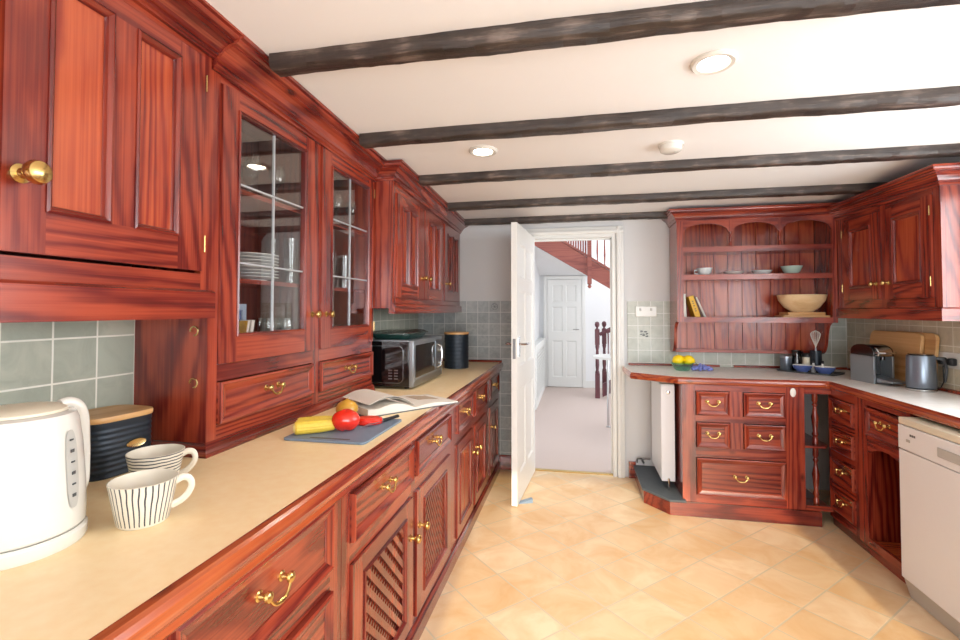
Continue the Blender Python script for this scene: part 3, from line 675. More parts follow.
# white kettle
KX, KY = -1.050, .722
t = thing('electric_kettle', 'large white plastic kettle with grey water gauge on the left worktop', 'kettle', (KX, KY, WT))
MB().lathe([(0,0),(.104,0),(.107,.006),(.107,.022),(.102,.028),(0,.028)], seg=56, mat='white_plastic').build('power_base', t)
MB().lathe([(0,.030),(.101,.030),(.104,.034),(.1045,.06),(.102,.12),(.097,.19),(.091,.235),(.086,.248),(.074,.252),(0,.252)], seg=56, mat='white_plastic').build('body', t)
MB().lathe([(.074,.2525),(.072,.257),(.062,.2625),(.035,.266),(0,.267)], seg=48, mat='cream_top').build('lid', t)
a = R(84)
def kp(r, z, a=a): return (r*math.cos(a), r*math.sin(a), z)
MB().tube(sm([kp(.070,.256), kp(.086,.257), kp(.101,.246), kp(.110,.222), kp(.114,.17), kp(.116,.12), kp(.114,.08), kp(.102,.06)], 4), sm([.010,.012,.014,.014,.013,.012,.012,.010], 4), 14, 'white_plastic').build('handle', t)
MB().tube([(-.07*math.cos(a)-.0, -.07*math.sin(a), .20), (-.098*math.cos(a), -.098*math.sin(a), .232), (-.11*math.cos(a), -.11*math.sin(a), .246)], [.03,.02,.013], 14, 'white_plastic').build('spout', t)
g = MB(); ag = R(15)    # gauge on the side that faces right of the camera
def surf(z): 
    P = [(.1045,.06),(.102,.12),(.097,.19),(.091,.238)]
    for (r0,z0),(r1,z1) in zip(P, P[1:]):
        if z <= z1: return r0+(r1-r0)*(z-z0)/(z1-z0)
    return .085
vs = []; rows = 15
ring_o = []
for k in range(32):
    th = math.tau*k/32; dz = .074*math.copysign(abs(math.sin(th))**.8, math.sin(th)); dx = .014*math.copysign(abs(math.cos(th))**.6, math.cos(th))
    z = .145+dz; r = surf(z)+.0022; aa = ag+dx/r; ring_o.append((r*math.cos(aa), r*math.sin(aa), z))
cen = [(surf(.145+q)+.0026)*1. for q in (0,)][0]
g.add(ring_o+[((surf(.145)+.003)*math.cos(ag), (surf(.145)+.003)*math.sin(ag), .145)], [(k, (k+1) % 32, 32) for k in range(32)], 'grey_plastic')
og = g.build('water_gauge', t)
for k in range(6):
    z = .095+.021*k; r = surf(z)+.0032; MB().box(-.0006, .0006, -.004, .004, -.0015 if k % 2 else -.003, .0015 if k % 2 else .003, 'grey_dark').xform(Matrix.Translation((r*math.cos(ag), r*math.sin(ag), z)) @ Matrix.Rotation(ag, 4, 'Z')).build('level_mark', og)
# dark ribbed tins with wooden lids
def tin(name, lab, loc, rx, ry, h, rz=0, plate=True, p=.5, grp='ribbed tins with wooden lids'):
    t = thing(name, lab, 'tin', loc, rz, grp)
    def ring(r, z, seg=48): 
        out = []
        for k in range(seg):
            th = math.tau*k/seg; c, s = math.cos(th), math.sin(th)
            out.append((rx*r*math.copysign(abs(c)**p, c), ry*r*math.copysign(abs(s)**p, s), z))
        return out
    b = MB(); seg = 48; zs = []; n = 8
    prof = [(.98,0),(1,.003)]
    for k in range(n*5+1):
        z = .012+(h-.03)*k/(n*5); prof.append((1-.018*(.5+.5*math.cos(math.tau*k/5)), z))
    prof += [(1,h-.012),(1,h)]
    v = []; 
    for r, z in prof: v += ring(r, z)
    f = [(i*seg+k, i*seg+(k+1) % seg, (i+1)*seg+(k+1) % seg, (i+1)*seg+k) for i in range(len(prof)-1) for k in range(seg)]
    f += [tuple(range(seg))[::-1], tuple(range((len(prof)-1)*seg, len(prof)*seg))]
    b.add(v, f, 'dark_tin').build('body', t)
    b = MB(); v = ring(1.02, h+.0005)+ring(1.03, h+.003)+ring(1.03, h+.012)+ring(1.015, h+.015); f = [(i*seg+k, i*seg+(k+1) % seg, (i+1)*seg+(k+1) % seg, (i+1)*seg+k) for i in range(3) for k in range(seg)]+[tuple(range(seg))[::-1], tuple(range(3*seg, 4*seg))]
    b.add(v, f, 'oaky').build('lid', t, angle=60)
    if plate:
        pl = MB().lathe([(0,.003),(.020,.003),(.026,.004),(.028,.002),(.028,0)], (0,0,0), 'X', 28, 'brass_pale', ax=1., ay=.42); 
        o = pl.build('label_plate', t); o.location = (rx*1.0, ry*.25, h*.52)
    return t
tin('bread_tin', 'dark ribbed bread tin with wooden lid beside the dresser, left worktop', (-1.30, 1.115, WT), .080, .092, .148, -6)
tin('storage_tin', 'smaller dark ribbed tin mostly hidden behind the white kettle', (-1.322, .945, WT), .060, .060, .125, 0, False, 1.)
tin('storage_tin', 'plain dark round tin with wooden lid beyond the microwave', (-.925, 3.62, WT), .095, .095, .262, 0, False, 1.)
# mugs
def mug(lab, x, y, rz, mm='mug_stripe'):
    t = thing('striped_mug', lab, 'mug', (x, y, WT), rz, 'striped mugs on the left worktop'); t.scale = (.79, .79, .93)
    MB().lathe([(0,.0),(.056,.0),(.060,.004),(.069,.045),(.080,.095),(.0805,.0965)], seg=48, mat=mm).build('cup', t)
    MB().lathe([(.0805,.0965),(.078,.0975),(.076,.095),(.062,.045),(.052,.010),(0,.007)], seg=48, mat='mug_plain').build('inner_glaze', t)
    MB().tube(sm([(.074,0,.083),(.090,0,.090),(.106,0,.086),(.112,0,.070),(.104,0,.052),(.088,0,.038),(.064,0,.028)]), .0065, 10, 'mug_plain', flat=1.3).build('handle', t)
mug('cream mug with dark vertical stripes, the nearer of the two', -.908, .862, 35)
mug('cream mug with dark horizontal rings, standing behind the vertically striped one', -1.055, 1.035, 30, 'mug_ring')
# chopping board
t = thing('chopping_board', 'blue-grey plastic chopping board under the vegetables', 'chopping board', (-.85, 1.66, WT), 0)
def rrect(x0, x1, y0, y1, r, n=6):
    o = []
    for cx, cy, a0 in ((x1-r, y1-r, 0), (x0+r, y1-r, 90), (x0+r, y0+r, 180), (x1-r, y0+r, 270)):
        for k in range(n+1): a = R(a0+90*k/n); o.append((cx+r*math.cos(a), cy+r*math.sin(a)))
    return o
MB().prism(rrect(-.15, .155, -.175, .18, .015), 'Z', 0, .008, 'slate_board').build('board', t, .0015)
MB().prism(rrect(-.06, .09, -.155, -.142, .006), 'Z', .0078, .0084, 'grey_dark').build('grip_slot', t)
BZ = WT+.0085
def cob(lab, x, y, rz, L, r):
    t = thing('corn_cob', lab, 'corn cob', (x, y, BZ+r*.98), rz, 'corn cobs on the chopping board')
    b = MB(); n = 34; seg = 72; v = []; 
    for i in range(n*3+1):
        u = i/(n*3); x_ = -L/2+L*u; env = r*(1-.25*max(0, u-.6)**1.3/.4**1.3*.9)*(1 if u > .03 else .9)
        for k in range(seg):
            th = math.tau*k/seg; q = 1-.07*abs(math.cos(th*7))**6-.045*abs(math.cos(math.pi*u*n))**6
            v.append((x_, env*q*math.cos(th), env*q*math.sin(th)))
    N3 = n*3; f = [(i*seg+k, i*seg+(k+1) % seg, (i+1)*seg+(k+1) % seg, (i+1)*seg+k) for i in range(N3) for k in range(seg)]
    b.add(v, f, 'corn').build('kernels', t, angle=80)
    MB().lathe([(0,-L/2-.006),(r*.5,-L/2-.006),(r*.62,-L/2-.001),(r*.92,-L/2+.002)], (0,0,0), 'X', 24, 'corn_end').build('cut_end', t); MB().lathe([(r*.72,L/2-.002),(r*.4,L/2+.006),(0,L/2+.008)], (0,0,0), 'X', 24, 'corn').build('tip', t)
cob('nearer yellow corn cob lying on the left of the chopping board', -.925, 1.568, 36, .135, .024)
cob('farther corn cob, mostly hidden behind the nearer one', -.965, 1.645, 36, .13, .021)
o = MB().blob((0,0,0), .045, .050, .040, 'pepper', 32, 20, lambda d: (1+.06*math.cos(3*math.atan2(d.y, d.x)))*(1-.12*max(0, d.z)**4))
for i, p in enumerate(o.v):
    if p[0] > .018: o.v[i] = (.018+.12*(p[0]-.018), p[1], p[2])
t = thing('red_pepper', 'large glossy red pepper half at the middle of the chopping board', 'pepper', (-.835, 1.628, BZ+.0385), 112)
o.build('skin', t, angle=60); MB().lathe([(0,.0215),(.012,.0225),(.026,.022),(.036,.021)], (0,0,0), 'X', 24, 'pepper_flesh').build('cut_face', t)
t = thing('pepper_slice', 'small red pepper piece lying right of the larger one', 'pepper', (-.80, 1.735, BZ), 20)
b = MB(); 
b.prism([(.055*math.cos(a)*(1+.05*math.cos(3*a)), .036*math.sin(a)) for a in [math.tau*k/28 for k in range(28)]], 'Z', 0, .024, 'pepper'); b.build('skin', t, .005)
MB().prism([(.044*math.cos(a), .026*math.sin(a)) for a in [math.tau*k/28 for k in range(28)]], 'Z', .0235, .0252, 'pepper_flesh').build('flesh', t)
t = thing('onion', 'round golden brown onion behind the red pepper', 'onion', (-.945, 1.80, BZ-.008), 0)
MB().lathe([(0,.001),(.008,.0),(.022,.004),(.034,.016),(.040,.032),(.039,.046),(.031,.060),(.018,.069),(.008,.073),(.004,.077),(0,.078)], seg=36, mat='onion').build('bulb', t, angle=80)
MB().tube([(0,0,.076),(.002,.001,.080),(.004,.002,.083)], [.0035,.002,.001], 6, 'onion_root').build('stem', t)
t.location.z = WT
t.location = (-.925, 1.812, BZ); t.scale = (1.12, 1.12, 1.0)
t = thing('kitchen_knife', 'black-handled knife at the far end of the chopping board', 'knife', (-.735, 1.80, BZ+.009), 72)
MB().tube([(-.05,0,0),(-.02,0,0),(.02,.0,0),(.05,-.001,0)], [.008,.009,.008,.009], 10, 'black_matt', flat=.7).build('handle', t)
MB().prism([(-.050,-.009),(-.052,.010),(-.10,.010),(-.165,-.002),(-.13,-.008)], 'Z', -.001, .001, 'steel').build('blade', t)
MB().lathe([(0,-.002),(.009,-.001),(.009,.004),(0,.005)], (-.05,0,0), 'X', 12, 'steel').build('bolster', t)
# open book
t = thing('open_book', 'open cookery book lying on the worktop in front of the microwave', 'book', (-.715, 2.05, WT))
w_ = Vector((.6, .8, 0)); s_ = Vector((-.8, .6, 0)); Mb = Matrix(((w_.x, s_.x, 0, 0), (w_.y, s_.y, 0, 0), (0, 0, 1, 0), (0, 0, 0, 1)))
def pages(side, hts, W_, tcol='paper', zoff=0.):
    n = 18; top = []; 
    for i in range(n+1):
        u = i/n; h = hts[0]+(hts[1]-hts[0])*u+.020*math.sin(math.pi*min(1, u*1.25))*(1 if side < 0 else .45); top.append((side*W_*u, h+zoff))
    poly = top+[(side*W_*1.0, .004), (0, .004)]
    return poly
def bk(poly, y0, y1, mat):
    b = MB(); b.prism([(z, x) for x, z in poly], 'Y', y0, y1, mat); return b.xform(Mb)
bk([(-.245,.0),(.255,.0),(.255,.003),(-.245,.003)], -.004, .262, 'book_cover').build('cover', t)
bk(pages(-1, (.012, .034), .235), 0, .255, 'paper').build('left_pages', t, angle=50)
bk(pages(1, (.012, .010), .245), 0, .255, 'paper').build('right_pages', t, angle=50)
# a lifted leaf over the left half, and printed areas
b = MB(); n = 14
for (z_, w1, lift) in ((.045, .215, .018), (.040, .228, .008)):
    v = []
    for i in range(n+1):
        u = i/n; h = .014+.058*math.sin(math.pi*min(1, u*.8+.02))**.8*(z_/.045)-lift*.0+.006*u; v += [(-w1*u, .002, h), (-w1*u, .253, h), (-w1*u, .002, h+.0012), (-w1*u, .253, h+.0012)]
    f = []
    for i in range(n): a = 4*i; c = a+4; f += [(a, c, c+1, a+1), (a+2, a+3, c+3, c+2), (a, a+2, c+2, c), (a+1, c+1, c+3, a+3)]
    f += [(0,1,3,2), (4*n, 4*n+2, 4*n+3, 4*n+1)]
    b.add(v, f, 'paper')
b.xform(Mb).build('raised_leaf', t, angle=60)
v = []; n = 8
for i in range(n+1):
    u = .35+.5*i/n; h = .012-.002*u+.009*math.sin(math.pi*min(1, u*1.25))+.0006; v += [(.245*u, .10, h), (.245*u, .22, h)]
MB().add(v, [(2*i, 2*i+2, 2*i+3, 2*i+1) for i in range(n)], 'paper_print').xform(Mb).build('printed_picture', t)

# microwave
t = thing('microwave', 'black and silver microwave oven at the back of the left worktop', 'microwave', (-.912, 2.562, WT), 90)
Wm, Hm, Dm = .582, .275, .36
MB().box(0, Wm, .02, Dm, .012, Hm, 'black_gloss').build('body', t, .004)
MB().box(-.001, Wm+.001, .021, Dm-.001, Hm-.004, Hm+.002, 'steel_grey').build('top_panel', t, .001)
for x, y in ((.05,.05),(Wm-.05,.05),(.05,Dm-.05),(Wm-.05,Dm-.05)): MB().lathe([(0,0),(.014,0),(.016,.013),(0,.013)], (x,y,0), seg=14, mat='rubber').build('foot', t)
o = MB().box(0, Wm, -.006, .0195, .012, Hm, 'steel_grey').build('door', t, .003)
MB().box(.035, Wm*.70, -.0085, -.006, .062, Hm-.028, 'black_gloss').build('window', o, .002)
MB().box(.012, Wm-.012, -.0085, -.006, .016, .05, 'steel').build('lower_trim', o, .001)
MB().box(Wm*.74, Wm-.012, -.0085, -.006, .06, Hm-.02, 'steel').build('control_panel', o, .001)
MB().tube([(Wm*.80,-.008,.075),(Wm*.80,-.036,.09),(Wm*.80,-.040,.15),(Wm*.80,-.036,.21),(Wm*.80,-.008,.225)], .008, 10, 'chrome').build('handle', o)
for z in (.10, .185): MB().lathe([(0,0),(.018,0),(.017,.014),(.014,.017),(0,.017)], (Wm*.90, -.008, z), '-Y', 20, 'chrome').build('dial', o)
# outline and buttons on the near side
b = MB(); loop = rrect(.055, .315, .035, Hm-.03, .03)
b.tube([(-.0008, x, z) for x, z in loop], .0022, 6, 'steel', closed=True).build('side_outline', t)
for i in range(4):
    for j in range(2): MB().box(-.0014, .0002, .085+.035*j, .108+.035*j, .055+.016*i, .062+.016*i, 'steel').build('side_mark', t)
t = thing('baking_dish', 'dark green dish with glass lid lying on top of the microwave', 'dish', (-1.08, 2.80, WT+Hm+.0025))
def bowl_rr(rx, ry, h, th, mat, z0=0, lip=.012):
    b = MB(); rings = [(.86, 0), (.97, h*.6), (1., h), (1+lip/rx, h), (1+lip/rx, h+.003), (1.-th/rx, h+.003), (.95-th/rx, h*.6), (.84-th/rx, th)]
    v = []; seg = None
    for s, z in rings:
        rr = rrect(-rx*s, rx*s, -ry*s, ry*s, .05*s, 5); seg = len(rr); v += [(x, y, z+z0) for x, y in rr]
    f = [(i*seg+k, i*seg+(k+1) % seg, (i+1)*seg+(k+1) % seg, (i+1)*seg+k) for i in range(len(rings)-1) for k in range(seg)]+[tuple(range(seg))[::-1], tuple(range((len(rings)-1)*seg, len(rings)*seg))]
    return b.add(v, f, mat)
bowl_rr(.125, .185, .030, .006, 'dish_green').build('dish', t)
b = MB(); v = []; 
for s, z in ((1.07,.0335),(1.07,.036),(.9,.048),(.5,.053)): v += [(x, y, z) for x, y in rrect(-.125*s, .125*s, -.185*s, .185*s, .05*s, 5)]
sg = 24; f = [(i*sg+k, i*sg+(k+1) % sg, (i+1)*sg+(k+1) % sg, (i+1)*sg+k) for i in range(3) for k in range(sg)]+[tuple(range(sg))[::-1], tuple(range(3*sg, 4*sg))]
b.add(v, f, 'glassware').build('lid', t)

# ================================================================== FAR RIGHT
RX = 1.575; FY = 3.41
# low stone-topped plinth under the radiator and drawers
t = thing('plinth_platform', 'low dark platform with chamfered corner under the radiator and drawer cabinet', 'plinth', (0,0,0))
pf = [(.45,4.054),(.455,3.56),(.60,3.385),(1.50,3.385),(1.50,3.44),(1.48,4.07),(.465,4.07)]
MB().prism(pf, 'Z', 0, .088, 'dkx').build('base', t)
def grow(p, d):
    c = (1.0, 3.9); return [(x-(d if x < .7 else 0), y-(d if y < 3.6 else 0)) for x, y in p]
MB().prism([(.44,4.054),(.445,3.553),(.596,3.374),(.70,3.374),(.70,4.07),(.465,4.07)], 'Z', .0885, .104, 'slate_dark').build('top', t, .004)
# drawer cabinet
t = thing('drawer_cabinet', 'red-brown cabinet with four small drawers over one wide drawer, below the plate rack', 'cabinet', (.685, FY, .089), 0)
w = .735; z0 = .089
MB().box(0, .018, .02, .655, 0, .779, 'wz').box(w-.018, w, .02, .655, 0, .779, 'wz').box(.018, w-.018, .02, .655, 0, .015, 'innerx').box(.018, w-.018, .645, .655, 0, .779, 'innerz').build('carcass', t)
r3 = [(.048,.297),(.362,.530),(.572,.735)]
b = MB(); c1, c2, c3, c4 = .085, .295, .375, .625
b.box(0, c1, 0, .02, 0, .779, 'wz').box(c4, w, 0, .02, 0, .779, 'wz')
zz = 0
for a, c in r3: b.box(c1, c4, 0, .02, zz, a, 'wx'); zz = c
b.box(c1, c4, 0, .02, zz, .779, 'wx')
b.box(c2, c3, 0, .02, r3[1][0], r3[1][1], 'wz').box(c2, c3, 0, .02, r3[2][0], r3[2][1], 'wz').build('face_frame', t)
drawer(t, c1, c4, *r3[0], deep=.5)
for zr in r3[1:]: drawer(t, c1, c2, *zr, deep=.5); drawer(t, c3, c4, *zr, deep=.5)
MB().lathe([(0,0),(.016,0),(.017,.003),(.012,.006),(.006,.008),(0,.008)], (.67, 0, .742), '-Y', 18, 'white_plastic', 1, 1.7).build('catch_plate', t)
# open corner shelves with spindles
t = thing('corner_shelf', 'narrow open shelf unit with turned spindles between drawers and right-hand cabinets', 'shelf unit', (1.422, FY, .089), 0)
MB().box(0, .152, .02, .50, 0, .016, 'wx').build('bottom_board', t)
MB().prism([(0,0),(.118,0),(.150,.05),(.150,.45),(0,.45)], 'Z', .392, .408, 'wx').build('shelf', t, .002)
MB().box(0, .152, 0, .02, .735, .779, 'wx').build('top_rail', t)
MB().box(0, .152, 0, .02, 0, .03, 'wx').build('bottom_rail', t)
MB().box(0, .152, .46, .47, 0, .779, 'blue_grey').build('back', t)
for za, zb in ((.0165,.3915),(.4085,.7345)):
    h = zb-za; P = [(0,0),(.017,0),(.017,.10*h),(.012,.13*h),(.019,.18*h),(.013,.24*h),(.018,.40*h),(.021,.52*h),(.012,.66*h),(.009,.72*h),(.016,.76*h),(.010,.80*h),(.017,.84*h),(.017,h),(0,h)]
    MB().lathe(P, (.085,.065,za), seg=20, mat='wz').build('spindle', t)
# right-hand runs  (frame: x = -worldY, y = into right wall)
def right_unit(y1, w, label, d=.41, name='base_cabinet', grp='base cabinets under the right worktop', plinth=True):
    t = thing(name, label, 'cabinet', (RX, y1, 0), -90, grp)
    return t
# four small drawers
t = right_unit(3.452, .385, 'narrow cabinet with a column of four small drawers, left of the dishwasher side')
w = .385
MB().box(0, .016, .02, .41, .07, .872, 'wz').box(w-.016, w, .02, .41, .07, .872, 'wz').box(.016, w-.016, .02, .41, .07, .085, 'innerx').box(.016, w-.016, .40, .41, .07, .872, 'innerz').build('carcass', t)
MB().box(0, w, .018, .05, 0, .07, 'dkx').build('plinth', t)
rows = [(.115,.255),(.300,.440),(.485,.625),(.670,.812)]
frame(t, w, [(.035, .295, rows)], .872, .055)
for a, c in rows: drawer(t, .035, .295, a, c, .9, deep=.36)
# arched open unit
t = right_unit(3.066, .385, 'cabinet with one drawer above an arched open compartment, beside the dishwasher')
w = .385
MB().box(0, .016, .02, .41, .07, .872, 'wz').box(w-.016, w, .02, .41, .07, .872, 'wz').box(.016, w-.016, .02, .41, .07, .085, 'worny').box(.016, w-.016, .02, .41, .64, .655, 'innerx').build('carcass', t)
b = MB()
for k in range(4): x = .016+k*(w-.032)/4; b.box(x+.0025, x+(w-.032)/4-.0025, .33, .342, .085, .64, 'wz')
b.box(.016, w-.016, .342, .35, .085, .64, 'innerz').build('back_boards', t)
MB().box(0, w, .018, .05, 0, .07, 'dkx').build('plinth', t)
b = MB(); b.box(0, .03, 0, .02, .055, .872, 'wz').box(w-.03, w, 0, .02, .055, .872, 'wz').box(.03, w-.03, 0, .02, .055, .10, 'wx').box(.03, w-.03, 0, .02, .83, .872, 'wx')
pl = [(.03,.665),(.03,.57)]+[(.03+(w-.06)*k/16, .57+.045*math.sin(math.pi*k/16)) for k in range(1, 16)]+[(w-.03,.57),(w-.03,.665)]
for a, c in zip(pl[1:-1], pl[2:-1]):   # arch head as strips
    b.prism([(.665, a[0]), (a[1], a[0]), (c[1], c[0]), (.665, c[0])], 'Y', 0, .02, 'wx')
b.build('face_frame', t)
drawer(t, .03, w-.03, .668, .828, 1.05, deep=.36)
# dishwasher
t = thing('dishwasher', 'white freestanding dishwasher under the right worktop', 'dishwasher', (1.512, 2.655, 0), -90)
w = .60
MB().box(.002, w-.002, .03, .47, .10, .815, 'white_enamel').build('body', t, .003)
MB().box(0, w, -.004, .47, .818, .850, 'cream_top').build('lid', t, .005)
o = MB().box(0, w, -.004, .028, .095, .70, 'white_enamel').build('door', t, .004)
o = MB().box(0, w, -.006, .028, .703, .816, 'white_enamel').build('control_panel', t, .004)
MB().box(.26, .46, -.010, -.006, .735, .775, 'grey_plastic').build('grip', o, .004)
for x in (.085, .098, .111): MB().box(x, x+.009, -.0075, -.006, .775, .785, 'grey_dark').build('marking', o)
MB().box(.06, .085, -.0075, -.006, .745, .757, 'grey_plastic').build('marking', o)
MB().prism([(.005,.088),(.02,.088),(.06,.012),(.02,.0)][::-1] if 0 else [(.004,.092),(.05,.092),(.05,.0),(.030,.0)], 'X', .002, w-.002, 'grey_plastic').build('kick_plate', t, .002)
for x in (.03, w-.03):
    for y in (.1, .44): MB().lathe([(0,0),(.018,0),(.018,.01),(.008,.012),(.008,.0995),(0,.0995)], (x,y,0), seg=12, mat='rubber').build('foot', t)
# unit beyond, out of frame but under the worktop
t = right_unit(2.05, 1.95, 'base cabinet under the window beyond the dishwasher', grp='base cabinets under the right worktop'); w = 1.95
MB().box(0, .016, .02, .41, .07, .872, 'wz').box(w-.016, w, .02, .41, .07, .872, 'wz').box(.016, w-.016, .02, .41, .07, .085, 'innerx').build('carcass', t); MB().box(0, w, .018, .05, 0, .07, 'dkx').build('plinth', t)
frame(t, w, [(.05+.63*k, .60+.63*k, [(.10,.60),(.66,.83)]) for k in range(3)], .872, .07)
for k in range(3): x = .05+.63*k; drawer(t, x, x+.55, .66, .83); door(t, x, x+.55, .10, .60, [(x+.07, x+.48)], .17, .53, knobx=x+.50, knobz=.45)
# worktop right
t = thing('worktop', 'pale worktop with chamfered left end running round the right-hand corner', 'worktop', (0,0,.873))
wp = [(.408,4.071),(.362,3.955),(.385,3.60),(.665,3.415),(.90,3.405),(1.545,3.405),(1.562,3.385),(1.562,.02),(1.992,.02),(1.992,4.071)]
MB().prism(wp, 'Z', .0, .038, 'laminate_pale').build('surface', t)
ep = [(.365,3.955,0),(.385,3.60,0),(.665,3.415,0),(.90,3.405,0),(1.543,3.405,0),(1.562,3.385,0),(1.562,.02,0)]
MB().sweep(ep, [(0,-.008),(.006,-.008),(.012,.0),(.014,.012),(.012,.024),(.008,.030),(0,.0375)], 1, 'wx', mats=['worny','wornx','wornx','wornx','worny','worny']).build('edge_moulding', t)
MB().sweep([(.41, 4.0715, .0385), (1.10, 4.0715, .0385)], [(0,0),(.012,0),(.012,.014),(0,.018)], 1, 'wx').sweep([(1.20, 4.0715, .0385), (1.9925, 4.0715, .0385), (1.9925, .1, .0385)], [(0,0),(.012,0),(.012,.014),(0,.018)], 1, 'wx').build('upstand', t)
RT = .9115
# radiator
t = thing('radiator', 'white panel radiator end-on beside the drawer cabinet', 'radiator', (.575, 3.56, .165))
MB().box(0, .022, 0, .44, 0, .665, 'rad_white').build('front_panel', t, .004)
MB().box(.075, .093, 0, .44, 0, .665, 'rad_white').build('rear_panel', t, .004)
MB().box(.001, .092, -.006, .0, -.002, .667, 'rad_white').build('end_cover', t, .003)
b = MB()
for k in range(20): b.box(.023, .074, .012+.021*k, .014+.021*k, .03, .64, 'rad_white')
b.build('convector_fins', t)['kind'] = 'stuff'
MB().box(.001, .092, 0, .44, .6655, .672, 'rad_white').build('top_grille', t, .002)
MB().lathe([(0,0),(.014,0),(.014,.004),(.007,.006),(.007,.014),(0,.015)], (.048,-.006,.618), '-Y', 16, 'chrome').build('bleed_valve', t)
MB().tube([(.048,-.012,.02),(.048,-.012,-.03),(.048,-.012,-.060)], .007, 10, 'chrome').tube([(.048,-.012,.012),(.048,.001,.012)], .009, 10, 'white_plastic').build('valve', t)
t = tag(MB().tube([(.52,4.045,.13),(.50,4.03,.165),(.515,3.99,.18),(.56,3.97,.19)], .008, 10, 'steel').tube([(.47,4.052,.13),(.47,4.045,.16),(.49,4.02,.172),(.56,3.99,.178)], .006, 8, 'grey_dark').build('radiator_pipe'), 'grey pipes curving from the wall to the radiator foot', 'pipe')

# ------------------------------------------------------------------ plate rack dresser on far wall
DX0, DX1, DYF = .735, 1.797, 3.80
t = thing('plate_rack', 'wall-hung red-brown open plate rack with arched top and boarded back', 'plate rack', (DX0, DYF, 1.03), 0)
w = DX1-DX0; D = .271; zt = 1.03
b = MB()
def side_poly():
    p = [(D,.0),(D,1.06),(0,1.06),(0,.245)]
    for k in range(1, 15):
        u = k/14; y = .0+.02+(D-.06-.02)*(u**1.0); z = .245-.245*(.5-.5*math.cos(math.pi*u))
        p.append((y+.02*math.sin(2*math.pi*u), z))
    p.append((D-.03, 0)); return p
for x in (0, w-.022): MB().prism(side_poly(), 'X', x, x+.022, 'wz').build('side_panel', t)
b = MB(); n = 10; bw = (w-.044)/n
for k in range(n): b.box(.022+k*bw+.002, .022+(k+1)*bw-.002, D-.012, D-.003, .02, 1.05, 'pnz')
b.box(.022, w-.022, D-.003, D, .0, 1.05, 'innerz').build('back_boards', t)
for nm, z in (('shelf', .245), ('shelf', .562), ('shelf', .765)): MB().box(.022, w-.022, .004, D-.0125, z, z+.020, 'wx').build(nm, t)
MB().box(.022, w-.022, .19, D-.0125, .0, .025, 'wx').build('base_rail', t)
fr = MB(); fr.box(0, .045, -.018, 0, .24, 1.02, 'wz').box(w-.03, w, -.018, 0, .24, 1.02, 'wz')
fr.box(.045, w-.03, -.018, .003, .238, .278, 'wx').box(.045, w-.03, -.018, .003, .556, .594, 'wx').box(.045, w-.03, -.018, .003, .760, .800, 'wx')
x0, x1 = .045, w-.03; aw = (x1-x0)/3
for k in range(3):
    a = x0+k*aw+.012*(k > 0); c = x0+(k+1)*aw-.012*(k < 2); m = 18
    prev = None
    for i in range(m+1):
        u = i/m; x = a+(c-a)*u; z = .905+.068*math.sqrt(max(0, 1-(2*u-1)**2))**1.0
        if i in (0, m): z = .905
        if prev: fr.prism([(1.02, prev[0]), (prev[1], prev[0]), (z, x), (1.02, x)], 'Y', -.018, 0, 'wx')
        prev = (x, z)
    if k < 2: fr.box(c, c+.024, -.018, 0, .905, 1.02, 'wz')
fr.build('face_frame', t)
for k in (1, 2):
    x = x0+k*aw; MB().lathe([(0,.8005),(.011,.8005),(.011,.828),(.006,.836),(.010,.858),(.006,.886),(.011,.895),(.011,.9045),(0,.9045)], (x,-.009,0), seg=14, mat='wz').build('spindle', t)
MB().box(.0, w, 0, D, 1.062, 1.075, 'wx').build('top_board', t)
cornice(t, [(0, D, 1.078), (0, -.018, 1.078), (w, -.018, 1.078)], 1, .9, .75, mats=['wy', 'wx'])
S3, S2 = 1.03+.266, 1.03+.583
def small_bowl(lab, x, r, h, mat, hd=False):
    t = thing('small_bowl', lab, 'bowl', (x, 3.90, S2), 0, 'small bowls on the middle shelf of the plate rack'); t.scale = (1.12, 1.12, 1.5)
    MB().lathe([(0,0),(r*.45,0),(r*.5,.006),(r*.8,h*.5),(r,h),(r*1.02,h+.002),(r*.96,h+.001),(r*.74,h*.5),(r*.4,.010),(0,.008)], seg=32, mat=mat).build('bowl', t)
    if hd: MB().tube([(-r*.9,0,h*.8),(-r*1.25,0,h*.8),(-r*1.3,0,h*.45),(-r*.75,0,h*.35)], .004, 8, mat).build('handle', t)
small_bowl('white cup-like bowl at the left end of the middle rack shelf', .955, .050, .042, 'china', True)
small_bowl('shallow pinkish white dish, second from the left on the rack shelf', 1.160, .060, .022, 'pink_white')
small_bowl('shallow white dish, third from the left on the rack shelf', 1.355, .060, .026, 'china')
small_bowl('pale green bowl at the right end of the middle rack shelf', 1.555, .062, .045, 'china_green')
t = thing('wooden_bowl', 'large pale wooden salad bowl on the lower rack shelf', 'bowl', (1.62, 3.905, S3+.0485), 0)
MB().lathe([(0,0),(.07,0),(.075,.006),(.115,.035),(.150,.085),(.160,.125),(.158,.128),(.150,.125),(.138,.085),(.105,.042),(.06,.016),(0,.014)], seg=48, mat='bowl_wood', ax=1., ay=.78).build('bowl', t)
for (x0_, x1_, z_, h_, lab, m) in ((1.47,1.775,S3,.026,'wooden tray board under the salad bowl, lower one','oakx'),(1.50,1.745,S3+.0265,.0215,'smaller wooden board directly beneath the salad bowl','oakx')):
    t = tag(MB().prism(rrect(x0_, x1_, 3.83, 4.0, .01, 4), 'Z', z_, z_+h_, m).build('wooden_board', bevel=.002), lab, 'board', 'boards under the wooden bowl')
o = tag(MB().prism(rrect(1.03, 1.42, 3.83, 4.03, .02, 4), 'Z', S3, S3+.010, 'pink_white').build('serving_tray', bevel=.002), 'flat pale tray lying on the lower rack shelf between books and bowl', 'tray')
